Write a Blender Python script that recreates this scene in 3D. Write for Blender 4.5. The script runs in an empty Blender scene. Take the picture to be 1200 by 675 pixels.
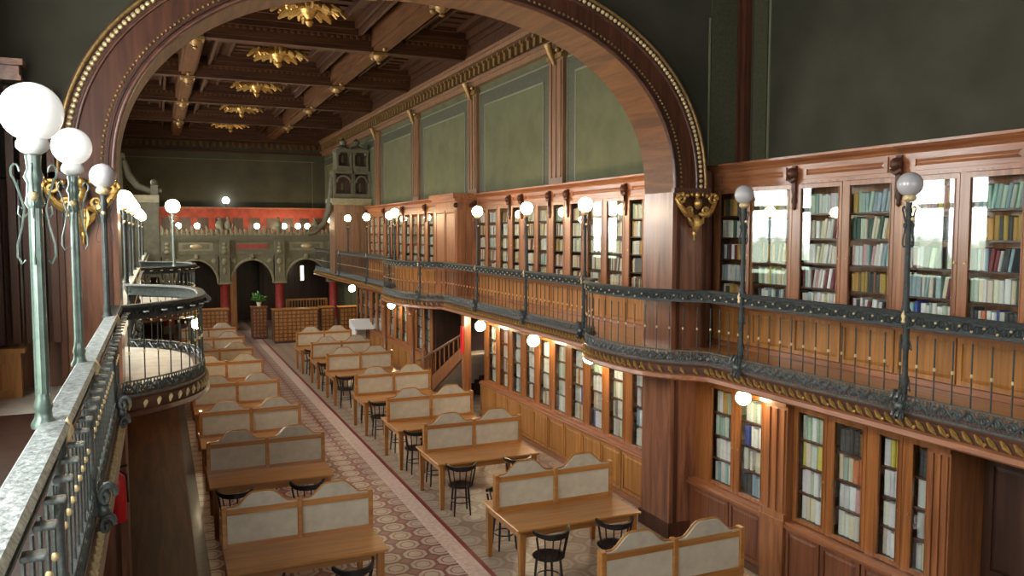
import bpy, math, random
from mathutils import Vector, Matrix
R = random.Random(11)
S = bpy.context.scene
COL = S.collection
PI = math.pi

# ------------------------------------------------------------------ materials
def _mat(name):
    m = bpy.data.materials.new(name); m.use_nodes = True
    nt = m.node_tree
    return m, nt, nt.nodes, nt.links, nt.nodes['Principled BSDF']

def plain(name, col, rough=.5, metal=0., noise=0., nscale=6., bump=0., bscale=40., coat=0., emit=None, estr=0., spec=.5):
    m, nt, N, L, b = _mat(name)
    b.inputs['Base Color'].default_value = (*col, 1)
    b.inputs['Roughness'].default_value = rough
    b.inputs['Metallic'].default_value = metal
    b.inputs['Coat Weight'].default_value = coat
    b.inputs['Specular IOR Level'].default_value = spec
    if emit:
        b.inputs['Emission Color'].default_value = (*emit, 1)
        b.inputs['Emission Strength'].default_value = estr
    tc = N.new('ShaderNodeTexCoord')
    if noise:
        n = N.new('ShaderNodeTexNoise'); n.inputs['Scale'].default_value = nscale; n.inputs['Detail'].default_value = 5
        L.new(tc.outputs['Object'], n.inputs['Vector'])
        r = N.new('ShaderNodeValToRGB')
        r.color_ramp.elements[0].position = .3; r.color_ramp.elements[1].position = .7
        r.color_ramp.elements[0].color = (*[c * (1 - noise) for c in col], 1)
        r.color_ramp.elements[1].color = (*[min(1, c * (1 + noise)) for c in col], 1)
        L.new(n.outputs['Fac'], r.inputs['Fac']); L.new(r.outputs['Color'], b.inputs['Base Color'])
    if bump:
        n2 = N.new('ShaderNodeTexNoise'); n2.inputs['Scale'].default_value = bscale
        L.new(tc.outputs['Object'], n2.inputs['Vector'])
        bp = N.new('ShaderNodeBump'); bp.inputs['Strength'].default_value = bump; bp.inputs['Distance'].default_value = .01
        L.new(n2.outputs['Fac'], bp.inputs['Height']); L.new(bp.outputs['Normal'], b.inputs['Normal'])
    return m

def wood(name, dark, light, axis='Z', rough=.35, coat=.2, fine=16., along=.8, spec=.5):
    m, nt, N, L, b = _mat(name)
    tc = N.new('ShaderNodeTexCoord'); mp = N.new('ShaderNodeMapping')
    sc = {'X': (along, fine, fine), 'Y': (fine, along, fine), 'Z': (fine, fine, along)}[axis]
    mp.inputs['Scale'].default_value = sc
    oi = N.new('ShaderNodeObjectInfo'); ad = N.new('ShaderNodeVectorMath'); ad.operation = 'ADD'
    ml = N.new('ShaderNodeMath'); ml.operation = 'MULTIPLY'; ml.inputs[1].default_value = 37.
    L.new(oi.outputs['Random'], ml.inputs[0])
    L.new(tc.outputs['Object'], mp.inputs['Vector']); L.new(mp.outputs['Vector'], ad.inputs[0]); L.new(ml.outputs[0], ad.inputs[1])
    n = N.new('ShaderNodeTexNoise'); n.inputs['Scale'].default_value = 1.; n.inputs['Detail'].default_value = 8
    n.inputs['Roughness'].default_value = .6; n.inputs['Distortion'].default_value = .8
    L.new(ad.outputs[0], n.inputs['Vector'])
    r = N.new('ShaderNodeValToRGB')
    r.color_ramp.elements[0].position = .34; r.color_ramp.elements[1].position = .68
    r.color_ramp.elements[0].color = (*dark, 1); r.color_ramp.elements[1].color = (*light, 1)
    L.new(n.outputs['Fac'], r.inputs['Fac']); L.new(r.outputs['Color'], b.inputs['Base Color'])
    b.inputs['Roughness'].default_value = rough; b.inputs['Coat Weight'].default_value = coat
    b.inputs['Coat Roughness'].default_value = .15; b.inputs['Specular IOR Level'].default_value = spec
    bp = N.new('ShaderNodeBump'); bp.inputs['Strength'].default_value = .15; bp.inputs['Distance'].default_value = .004
    L.new(n.outputs['Fac'], bp.inputs['Height']); L.new(bp.outputs['Normal'], b.inputs['Normal'])
    return m

def glass_mat():
    m, nt, N, L, b = _mat('cabinet glass'); N.remove(b)
    out = N['Material Output']
    lw = N.new('ShaderNodeLayerWeight'); lw.inputs['Blend'].default_value = .5
    p = N.new('ShaderNodeMath'); p.operation = 'POWER'; p.inputs[1].default_value = 3.
    mu = N.new('ShaderNodeMath'); mu.operation = 'MULTIPLY_ADD'; mu.inputs[1].default_value = .8; mu.inputs[2].default_value = .055
    L.new(lw.outputs['Facing'], p.inputs[0]); L.new(p.outputs[0], mu.inputs[0])
    t = N.new('ShaderNodeBsdfTransparent'); t.inputs['Color'].default_value = (.96, .98, .97, 1)
    g = N.new('ShaderNodeBsdfGlossy'); g.inputs['Roughness'].default_value = .02
    mx = N.new('ShaderNodeMixShader')
    L.new(mu.outputs[0], mx.inputs['Fac']); L.new(t.outputs[0], mx.inputs[1]); L.new(g.outputs[0], mx.inputs[2])
    L.new(mx.outputs[0], out.inputs['Surface'])
    return m

def emit_mat(name, col, s):
    m, nt, N, L, b = _mat(name); N.remove(b)
    e = N.new('ShaderNodeEmission'); e.inputs['Color'].default_value = (*col, 1); e.inputs['Strength'].default_value = s
    L.new(e.outputs[0], N['Material Output'].inputs['Surface'])
    return m

def sky_window_mat(s):
    # daylight seen through the glazing: bright sky above, paler trees and houses low down
    m, nt, N, L, b = _mat('daylit window'); N.remove(b)
    tc = N.new('ShaderNodeTexCoord'); sx = N.new('ShaderNodeSeparateXYZ'); L.new(tc.outputs['Object'], sx.inputs[0])
    n = N.new('ShaderNodeTexNoise'); n.inputs['Scale'].default_value = 2.5; n.inputs['Detail'].default_value = 6
    L.new(tc.outputs['Object'], n.inputs['Vector'])
    a = N.new('ShaderNodeMath'); a.operation = 'MULTIPLY_ADD'; a.inputs[1].default_value = 1.6
    L.new(n.outputs['Fac'], a.inputs[0]); L.new(sx.outputs['Z'], a.inputs[2])
    r = N.new('ShaderNodeValToRGB')
    r.color_ramp.elements[0].position = .55; r.color_ramp.elements[0].color = (.22, .26, .2, 1)
    r.color_ramp.elements[1].position = 1.0; r.color_ramp.elements[1].color = (.97, .97, .94, 1)
    L.new(a.outputs[0], r.inputs['Fac'])
    e = N.new('ShaderNodeEmission'); e.inputs['Strength'].default_value = s
    L.new(r.outputs['Color'], e.inputs['Color']); L.new(e.outputs[0], N['Material Output'].inputs['Surface'])
    return m

def book_mat():
    m, nt, N, L, b = _mat('book cover')
    oi = N.new('ShaderNodeObjectInfo'); L.new(oi.outputs['Color'], b.inputs['Base Color']); b.inputs['Roughness'].default_value = .55
    return m

def vcol_mat():
    m, nt, N, L, b = _mat('book row covers')
    a = N.new('ShaderNodeVertexColor'); a.layer_name = 'Col'; L.new(a.outputs['Color'], b.inputs['Base Color']); b.inputs['Roughness'].default_value = .55
    return m

def math_chain(N, L):
    def M(op, a, b_=None, c=None):
        n = N.new('ShaderNodeMath'); n.operation = op
        for i, v in enumerate((a, b_, c)):
            if v is None: continue
            if isinstance(v, (int, float)): n.inputs[i].default_value = v
            else: L.new(v, n.inputs[i])
        return n.outputs[0]
    return M

def tile_mat(name, pitch, field, grout, small, rough=.35):
    # octagonal tiles with a darker outline and small diamonds between them
    m, nt, N, L, b = _mat(name); M = math_chain(N, L)
    tc = N.new('ShaderNodeTexCoord'); sx = N.new('ShaderNodeSeparateXYZ'); L.new(tc.outputs['Object'], sx.inputs[0])
    def fold(o): return M('ABSOLUTE', M('SUBTRACT', M('FRACT', M('DIVIDE', o, pitch)), .5))
    ax, ay = fold(sx.outputs['X']), fold(sx.outputs['Y'])
    d = M('MAXIMUM', M('MAXIMUM', ax, ay), M('MULTIPLY', M('ADD', ax, ay), .7071))
    n = N.new('ShaderNodeTexNoise'); n.inputs['Scale'].default_value = 5; n.inputs['Detail'].default_value = 6; L.new(tc.outputs['Object'], n.inputs['Vector'])
    def mix(f, a, c):
        x = N.new('ShaderNodeMix'); x.data_type = 'RGBA'
        L.new(f, x.inputs[0])
        for i, v in ((6, a), (7, c)):
            if isinstance(v, tuple): x.inputs[i].default_value = (*v, 1)
            else: L.new(v, x.inputs[i])
        return x.outputs[2]
    var = mix(n.outputs['Fac'], tuple(c * .7 for c in field), tuple(min(1, c * 1.25) for c in field))
    c1 = mix(M('GREATER_THAN', d, .24), var, small)
    c2 = mix(M('GREATER_THAN', d, .30), c1, var)
    c3 = mix(M('GREATER_THAN', d, .43), c2, grout)
    dia = M('GREATER_THAN', M('ADD', ax, ay), .78)
    c4 = mix(dia, c3, small)
    L.new(c4, b.inputs['Base Color']); b.inputs['Roughness'].default_value = rough
    return m

MAH = wood('dark mahogany', (.04, .0135, .007), (.105, .036, .017), 'Z', .45, .03, 12, spec=.3)
MAHH = wood('dark mahogany lengthwise', (.05, .018, .011), (.115, .042, .024), 'Y', .35, .3, 12)
MAHX = wood('dark mahogany crosswise', (.055, .02, .012), (.12, .045, .026), 'X', .35, .3, 12)
CHER = wood('red cherry wood', (.17, .06, .022), (.37, .145, .055), 'Z', .33, .3, 14)
CHERH = wood('red cherry wood lengthwise', (.18, .062, .024), (.38, .145, .058), 'Y', .33, .3, 14)
OAK = wood('golden oak', (.25, .10, .022), (.47, .205, .05), 'Z', .38, .2, 14)
OAKX = wood('golden oak table top', (.29, .118, .03), (.47, .21, .058), 'X', .3, .25, 16)
OAKY = wood('golden oak lengthwise', (.32, .135, .036), (.52, .24, .066), 'Y', .35, .2, 14)
SLAT = wood('warm case front', (.17, .055, .014), (.38, .14, .036), 'Z', .35, .3, 14)
FLOORW = wood('dark floor boards', (.055, .016, .005), (.14, .045, .012), 'Y', .6, 0, 8, .5, spec=.25)
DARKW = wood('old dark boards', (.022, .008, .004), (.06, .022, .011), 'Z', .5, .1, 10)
CEILW = wood('ceiling wood', (.024, .0085, .0035), (.066, .024, .009), 'X', .55, 0, 10, spec=.2)
CEILB = wood('ceiling beam wood', (.055, .021, .007), (.12, .048, .016), 'Y', .6, .0, 10, spec=.15)
PINK = wood('pinkish pilaster wood', (.14, .07, .036), (.25, .135, .072), 'Z', .4, .1, 14)
SOFF = wood('arch soffit wood', (.085, .030, .011), (.19, .072, .025), 'Y', .5, 0, 10, spec=.25)
PIER = wood('pier veneer', (.10, .036, .019), (.29, .12, .066), 'Z', .28, .5, 9)
NEARP = wood('dark red base panels', (.10, .032, .014), (.22, .075, .03), 'Z', .33, .3, 14)
GOLDC = plain('ceiling gilding', (.42, .25, .07), .42, .7, noise=.4, nscale=14)
DGOLD = plain('dim gilding', (.26, .16, .06), .45, .6, noise=.35, nscale=30)
BRNB = plain('dark brown band', (.085, .034, .02), .5, noise=.3)
IRONL = plain('grey ironwork', (.105, .118, .115), .42, .4, noise=.35, nscale=30)
SLAB = wood('balcony soffit', (.06, .02, .01), (.13, .05, .025), 'Y', .4, .2, 10)
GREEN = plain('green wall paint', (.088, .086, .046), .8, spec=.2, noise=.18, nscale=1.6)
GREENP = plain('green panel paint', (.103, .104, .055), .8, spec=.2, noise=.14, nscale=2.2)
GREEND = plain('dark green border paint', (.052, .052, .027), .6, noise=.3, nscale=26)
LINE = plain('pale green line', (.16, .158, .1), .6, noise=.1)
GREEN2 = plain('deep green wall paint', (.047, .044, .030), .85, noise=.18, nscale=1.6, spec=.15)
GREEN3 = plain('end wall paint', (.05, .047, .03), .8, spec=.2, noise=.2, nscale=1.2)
GOLD = plain('aged gilding', (.55, .34, .10), .38, .75, noise=.35, nscale=30)
GOLDP = plain('pale gilding', (.62, .48, .26), .45, .3, noise=.3, nscale=30)
IRON = plain('dark wrought iron', (.04, .047, .046), .6, .3, noise=.35, nscale=30)
IRONG = plain('green painted iron', (.11, .155, .135), .32, .25, noise=.25, nscale=20, coat=.3)
RAILT = plain('daylit pale iron handrail', (.30, .335, .325), .42, .25, noise=.55, nscale=34, bump=.6, bscale=45)  # pale tone paints in the daylight on the left handrail and tabs
CREAM = plain('cream divider fabric', (.50, .445, .345), .8, noise=.1, nscale=8)
CREAMH = plain('cream divider top', (.45, .40, .315), .7, noise=.12, nscale=8)
BLACK = plain('black lacquer', (.012, .011, .012), .28, 0, noise=.2)
BRASS = plain('brass knob', (.6, .42, .16), .3, .9, noise=.1)
PAGES = plain('book pages', (.62, .57, .46), .8, noise=.15, nscale=60)
STONE = plain('grey green carved screen', (.15, .135, .08), .6, noise=.15, nscale=5)
STONED = plain('dim carved woodwork', (.10, .09, .055), .65, noise=.2, nscale=6)
STONEL = plain('pale carved ornament', (.24, .215, .13), .6, noise=.18, nscale=7)
REDC = plain('red column shaft', (.30, .035, .03), .4, noise=.25, nscale=8)
REDW = plain('red gallery wall', (.30, .038, .018), .6, noise=.4, nscale=3)
REDP = plain('bright red enamel', (.55, .012, .015), .35, noise=.05)
PINKT = plain('pinkish border tile', (.62, .46, .39), .35, noise=.18, nscale=14)
REDL = plain('dark red border line', (.2, .03, .03), .4, noise=.1)
LBOARD = plain('worn balcony boards and lit treads', (.56, .5, .42), .5, noise=.15, nscale=6)
WHITE = plain('white enamel', (.78, .78, .78), .35, noise=.03)
LEAF = plain('plant leaf', (.07, .18, .035), .5, noise=.3, nscale=20)
POT = plain('white flower pot', (.7, .68, .6), .5, noise=.05)
GLASS = glass_mat()
LIT = emit_mat('lit warm globe', (1., .76, .44), 60.)
LITD = emit_mat('lit pendant globe', (1., .8, .5), 48.)
LITW = emit_mat('cold white lamp', (.92, .94, 1.), 14.)
TUBE = emit_mat('fluorescent tube glow', (1., .86, .6), 5.)
OPAL = plain('opal glass globe', (.86, .87, .84), .18, 0, noise=.02, coat=.4, emit=(1, .98, .93), estr=.32)
OPALG = plain('unlit grey glass globe', (.42, .40, .41), .16, 0, noise=.05, coat=.4)
WIN = sky_window_mat(15.)
FILLWIN = sky_window_mat(7.)  # glow of the added rear windows
BOOK = book_mat()
BOOKV = vcol_mat()
TILE = tile_mat('red and cream octagon tile', .37, (.44, .34, .28), (.17, .055, .05), (.26, .10, .09))
TILE2 = tile_mat('pale octagon tile', .42, (.36, .30, .235), (.24, .17, .13), (.28, .19, .145))

# ------------------------------------------------------------------ mesh builder
class MB:
    def __init__(s): s.v = []; s.f = []; s.mi = []; s.m = 0
    def add(s, vs, fs):
        o = len(s.v); s.v += [tuple(p) for p in vs]
        for f in fs: s.f.append(tuple(i + o for i in f)); s.mi.append(s.m)
        return s
    def box(s, x0, x1, y0, y1, z0, z1):
        if x0 > x1: x0, x1 = x1, x0
        if y0 > y1: y0, y1 = y1, y0
        if z0 > z1: z0, z1 = z1, z0
        return s.add([(x0, y0, z0), (x1, y0, z0), (x1, y1, z0), (x0, y1, z0), (x0, y0, z1), (x1, y0, z1), (x1, y1, z1), (x0, y1, z1)],
              [(0, 3, 2, 1), (4, 5, 6, 7), (0, 1, 5, 4), (1, 2, 6, 5), (2, 3, 7, 6), (3, 0, 4, 7)])
    def cbox(s, x0, x1, y0, y1, z0, z1, c=.006):
        # box with chamfered vertical and top edges (three stacked rings)
        def ring(i, z): return [(x0 + i, y0, z), (x1 - i, y0, z), (x1, y0 + i, z), (x1, y1 - i, z), (x1 - i, y1, z), (x0 + i, y1, z), (x0, y1 - i, z), (x0, y0 + i, z)]
        def inn(z): return [(x0 + c, y0 + c, z), (x1 - c, y0 + c, z), (x1 - c, y0 + c, z), (x1 - c, y1 - c, z), (x1 - c, y1 - c, z), (x0 + c, y1 - c, z), (x0 + c, y1 - c, z), (x0 + c, y0 + c, z)]
        rings = [inn(z0), ring(c, z0 + c), ring(c, z1 - c), inn(z1)]
        return s.loft(rings, True, True)
    def loft(s, rings, cap0=True, cap1=True, closed=True):
        n = len(rings[0]); vs = [p for r in rings for p in r]; fs = []
        for k in range(len(rings) - 1):
            for i in range(n if closed else n - 1):
                j = (i + 1) % n
                fs.append((k * n + i, k * n + j, (k + 1) * n + j, (k + 1) * n + i))
        if cap0: fs.append(tuple(range(n - 1, -1, -1)))
        if cap1: fs.append(tuple((len(rings) - 1) * n + i for i in range(n)))
        return s.add(vs, fs)
    def lathe(s, prof, c=(0, 0, 0), seg=12):
        rings = []
        for r, z in prof:
            r = max(r, .0004)
            rings.append([(c[0] + r * math.cos(2 * PI * i / seg), c[1] + r * math.sin(2 * PI * i / seg), c[2] + z) for i in range(seg)])
        return s.loft(rings)
    def sphere(s, c, r, seg=12, rings=7, sx=1, sy=1, sz=1):
        rr = []
        for k in range(rings + 1):
            a = -PI / 2 + PI * k / rings
            q = max(math.cos(a), .002)
            rr.append([(c[0] + r * sx * q * math.cos(2 * PI * i / seg), c[1] + r * sy * q * math.sin(2 * PI * i / seg), c[2] + r * sz * math.sin(a)) for i in range(seg)])
        return s.loft(rr)
    def tube(s, pts, rad, seg=6, closed=False):
        pts = [Vector(p) for p in pts]; n = len(pts); rings = []
        prev = None
        for i, p in enumerate(pts):
            if closed: t = pts[(i + 1) % n] - pts[i - 1]
            else: t = pts[min(i + 1, n - 1)] - pts[max(i - 1, 0)]
            if t.length < 1e-9: t = Vector((0, 0, 1))
            t.normalize()
            ref = prev if prev is not None else (Vector((0, 0, 1)) if abs(t.z) < .9 else Vector((1, 0, 0)))
            a = ref - t * ref.dot(t)
            if a.length < 1e-6: a = t.orthogonal()
            a.normalize(); b = t.cross(a); prev = a
            r = rad[i] if isinstance(rad, (list, tuple)) else rad
            rings.append([tuple(p + a * (r * math.cos(2 * PI * k / seg)) + b * (r * math.sin(2 * PI * k / seg))) for k in range(seg)])
        if closed:
            rings.append(rings[0]); return s.loft(rings, False, False)
        return s.loft(rings)
    def extrude(s, poly, ax, a0, a1):
        # poly in the plane normal to ax, given in order (x,y), (x,z) or (y,z)
        def P(p, a): return {'z': (p[0], p[1], a), 'y': (p[0], a, p[1]), 'x': (a, p[0], p[1])}[ax]
        return s.loft([[P(p, a0) for p in poly], [P(p, a1) for p in poly]])
    def sweep(s, path, prof):
        # path: [(x,y)]; prof: [(offset to the hall side, z)], closed section
        rings = []
        for i, p in enumerate(path):
            a = path[max(i - 1, 0)]; b = path[min(i + 1, len(path) - 1)]
            t = Vector((b[0] - a[0], b[1] - a[1])); t.normalize()
            nx, ny = -t.y, t.x      # left of travel (+y travel -> -x)
            rings.append([(p[0] + nx * o, p[1] + ny * o, z) for o, z in prof])
        return s.loft(rings)
    def build(s, name, mats, parent=None, smooth=False, **tags):
        me = bpy.data.meshes.new(name)
        off = Vector((0, 0, 0)); q = parent
        if tags.pop('world', False):
            while q is not None: off += q.location; q = q.parent
        me.from_pydata([tuple(Vector(p) - off) for p in s.v] if off.length else s.v, [], s.f)
        if not isinstance(mats, (list, tuple)): mats = [mats]
        for m in mats: me.materials.append(m)
        if len(mats) > 1: me.polygons.foreach_set('material_index', s.mi)
        me.validate()
        bmfix(me)
        if smooth:
            me.polygons.foreach_set('use_smooth', [True] * len(me.polygons))
            try: me.set_sharp_from_angle(angle=math.radians(50))
            except Exception: pass
        o = bpy.data.objects.new(name, me); COL.objects.link(o)
        if parent is not None: o.parent = parent
        for k, v in tags.items(): o[k] = v
        return o

import bmesh
def bmfix(me):
    b = bmesh.new(); b.from_mesh(me)
    bmesh.ops.recalc_face_normals(b, faces=b.faces); b.to_mesh(me); b.free(); me.update()

def thing(name, label, cat, loc=(0, 0, 0), group=None, rz=0.):
    o = bpy.data.objects.new(name, None); COL.objects.link(o); o.location = loc; o.rotation_euler = (0, 0, rz)
    o.empty_display_size = .1
    o['label'] = label; o['category'] = cat
    if group: o['group'] = group
    return o

def tag(o, label, cat, group=None):
    o['label'] = label; o['category'] = cat
    if group: o['group'] = group
    return o

def struct(name, mb, m, parent=None, **k):
    o = mb.build(name, m, parent, **k)
    if parent is None: o['kind'] = 'structure'
    return o

KIDS = {}
def copy_tree(o, parent=None, top=True):
    c = o.copy(); COL.objects.link(c)
    if parent is not None: c.parent = parent
    for ch in [x for x in list(o.children)]: copy_tree(ch, c, False)
    return c

def ordw(i):
    return ['first', 'second', 'third', 'fourth', 'fifth', 'sixth', 'seventh', 'eighth', 'ninth', 'tenth', 'eleventh', 'twelfth', 'thirteenth',
            'fourteenth', 'fifteenth', 'sixteenth', 'seventeenth', 'eighteenth', 'nineteenth', 'twentieth', 'twenty-first', 'twenty-second', 'twenty-third', 'twenty-fourth'][i]

# ------------------------------------------------------------------ main dimensions
XR, XL = 8.0, -1.7          # side walls
YA0, YA1 = 9.62, 10.35      # the arch wall
YE = 42.5                   # end wall
CX = 3.15                   # axis of the hall
ZF = 2.75                   # gallery floor
ZR = 3.68                   # top of the gallery railing
def bump(t): return max(0., 1 - abs(t) ** 3) if abs(t) < 1 else 0.
def xr(y): return 6.58 - .62 * bump((y - 10.15) / 1.5) - .75 * bump((y - 21.6) / 2.3)
def xl(y): return -.405 + .90 * bump((y - 11.2) / 1.9) + 1.2 * bump((y - 21.0) / 2.0)
def path(fn, y0, y1, step=.12):
    n = max(2, int((y1 - y0) / step)); return [(fn(y0 + (y1 - y0) * i / n), y0 + (y1 - y0) * i / n) for i in range(n + 1)]

# ------------------------------------------------------------------ floor
struct('floor', MB().box(XL - .2, XR + .2, -4.2, YE + .2, -.3, -.012), DARKW)
fb = struct('floor_boards_left', MB().box(XL, .52, -4, YE, -.012, 0), FLOORW); fb['kind'] = 'structure'
fb = struct('floor_strip_left', MB().box(.36, .52, -4, YE, -.011, .003), DARKW)
fb = struct('floor_tiles_aisle', MB().box(.52, 3.58, -4, YE, -.012, 0), TILE)
fb = struct('floor_border', MB().box(3.58, 3.84, -4, YE, -.012, .002), PINKT)
fb = struct('floor_border_line', MB().box(3.84, 3.91, -4, YE, -.012, .002), REDL)
fb = struct('floor_tiles_right', MB().box(3.91, XR, -4, YE, -.012, 0), TILE2)

# ------------------------------------------------------------------ walls
ZC = 9.6
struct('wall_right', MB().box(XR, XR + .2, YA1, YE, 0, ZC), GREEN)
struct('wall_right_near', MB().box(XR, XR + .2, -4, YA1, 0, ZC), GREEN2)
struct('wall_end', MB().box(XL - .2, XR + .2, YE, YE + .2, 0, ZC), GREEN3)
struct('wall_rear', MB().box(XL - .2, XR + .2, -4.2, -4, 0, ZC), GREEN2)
# left wall with window openings
WIN_C = [2.4, 7.0, 13.55, 18.9, 24.2, 29.5, 34.8]
WZ0, WZ1, WHW = 3.25, 6.9, 1.15
lw = MB()
lw.box(XL - .25, XL, -4, YE, 0, WZ0).box(XL - .25, XL, -4, YE, WZ1, ZC)
ys = -4
for c in WIN_C:
    lw.box(XL - .25, XL, ys, c - WHW, WZ0, WZ1); ys = c + WHW
lw.box(XL - .25, XL, ys, YE, WZ0, WZ1)
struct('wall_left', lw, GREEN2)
for i, c in enumerate(WIN_C):
    f = MB()
    a, b = c - WHW, c + WHW
    for (y0, y1) in ((a, a + .09), (b - .09, b), (c - .05, c + .05)): f.box(XL - .2, XL - .08, y0, y1, WZ0, WZ1)
    for (z0, z1) in ((WZ0, WZ0 + .09), (WZ1 - .09, WZ1), (5.0, 5.12)): f.box(XL - .2, XL - .08, a, b, z0, z1)
    for (y0, y1) in ((a - .14, a), (b, b + .14)): f.box(XL, XL + .05, y0, y1, WZ0 - .1, WZ1 + .14)
    f.box(XL, XL + .05, a - .14, b + .14, WZ1, WZ1 + .14).box(XL - .05, XL + .1, a - .16, b + .16, WZ0 - .1, WZ0)
    w = struct('window_%d' % (i + 1), f, MAH)
    p = MB().box(XL - .17, XL - .155, a, b, WZ0, WZ1)
    q = p.build('window_pane', WIN, w); q.data.transform(Matrix.Translation((0, 0, -4.3))); q.location = (0, 0, 4.3)
for i, xx in enumerate((1.4, 4.9)):  # rear windows added out of view, as fill on surfaces facing the camera
    f = MB(); a, b = xx - WHW, xx + WHW
    for (x0, x1) in ((a, a + .09), (b - .09, b), (xx - .05, xx + .05)): f.box(x0, x1, -4, -3.9, WZ0, WZ1)
    for (z0, z1) in ((WZ0, WZ0 + .09), (WZ1 - .09, WZ1), (5.0, 5.12)): f.box(a, b, -4, -3.9, z0, z1)
    for (x0, x1) in ((a - .14, a), (b, b + .14)): f.box(x0, x1, -4, -3.88, WZ0 - .1, WZ1 + .14)
    w = struct('window_%d' % (len(WIN_C) + 1 + i), f, MAH)
    q = MB().box(a, b, -3.995, -3.96, WZ0, WZ1).build('window_pane', FILLWIN, w); q.data.transform(Matrix.Translation((0, 0, -4.3))); q.location = (0, 0, 4.3)
# dark wainscot below the left gallery and along it
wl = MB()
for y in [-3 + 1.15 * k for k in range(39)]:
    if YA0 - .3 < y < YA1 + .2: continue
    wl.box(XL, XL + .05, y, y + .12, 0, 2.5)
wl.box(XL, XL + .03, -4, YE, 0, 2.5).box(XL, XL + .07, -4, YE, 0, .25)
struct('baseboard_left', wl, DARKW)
wp = MB().box(XL, XL + .1, -4, YA0, ZF, 3.1)
for k in range(11): wp.box(XL + .1, XL + .13, -3.6 + k * 1.2, -2.6 + k * 1.2, 2.83, 3.03)
wp.box(XL, XL + .16, -4, YA0, 3.1, 3.15)
struct('baseboard_gallery_left', wp, OAK)

# ------------------------------------------------------------------ the arch wall
NN = 2.25
def arch_pt(hw, rise, a, z0=5.0):
    ca, sa = math.cos(a), math.sin(a)
    return (CX + hw * math.copysign(abs(ca) ** (2 / NN), ca), z0 + rise * abs(sa) ** (2 / NN))
AN = 64
inner = [arch_pt(3.53, 2.40, PI * k / AN) for k in range(AN + 1)]
outer = [arch_pt(4.10, 2.86, PI * k / AN) for k in range(AN + 1)]
# green wall around the arch
w = MB()
for k in range(AN):
    a0, a1, o0, o1 = outer[k], outer[k + 1], (outer[k][0], ZC), (outer[k + 1][0], ZC)
    for y in (YA0 + .12, YA1 - .02):
        w.add([(a0[0], y, a0[1]), (a1[0], y, a1[1]), (o1[0], y, ZC), (o0[0], y, ZC)], [(0, 1, 2, 3)])
for (x0, x1) in ((XL, CX - 4.10), (CX + 4.10, XR)):
    w.box(x0, x1, YA0 + .12, YA1 - .02, 5.44 if x1 == XR else 5.0, ZC)
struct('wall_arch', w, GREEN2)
ring = MB()
for k in range(AN):
    i0, i1, o0, o1 = inner[k], inner[k + 1], outer[k], outer[k + 1]
    q = lambda p, y: (p[0], y, p[1])
    ring.add([q(i0, YA0), q(i1, YA0), q(o1, YA0), q(o0, YA0), q(i0, YA1), q(i1, YA1), q(o1, YA1), q(o0, YA1)],
             [(0, 1, 2, 3), (4, 7, 6, 5), (3, 2, 6, 7)])
    ring.m = 1; ring.add([q(i0, YA0), q(i1, YA0), q(i0, YA1), q(i1, YA1)], [(0, 2, 3, 1)]); ring.m = 0
ar = struct('trim_arch', ring, [MAH, SOFF], smooth=True)
def arc_line(hw, rise, y, rad, seg=8):
    return MB().tube([(p[0], y, p[1]) for p in [arch_pt(hw, rise, PI * k / 96) for k in range(97)]], rad, seg)
arc_line(4.07, 2.83, YA0 - .02, .026).build('outer_molding', DGOLD, ar, True)
arc_line(3.93, 2.72, YA0 - .005, .02).build('roll_molding', MAHX, ar, True)
arc_line(3.56, 2.43, YA0 - .005, .03).build('inner_molding', MAHX, ar, True)
bd = MB()
for k in range(1, 150):
    p = arch_pt(4.0, 2.775, PI * k / 150); bd.sphere((p[0], YA0 - .01, p[1]), .03, 6, 4)
bd.build('gilt_beading', GOLDP, ar, True)
bd = MB()
for k in range(1, 150):
    p = arch_pt(3.67, 2.50, PI * k / 150); bd.sphere((p[0], YA0 - .004, p[1]), .019, 6, 4)
bd.build('dark_beading', DGOLD, ar, True)
arc_line(3.615, 2.465, YA0 - .004, .012, 6).build('bead_groove', DARKW, ar, True)
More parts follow.
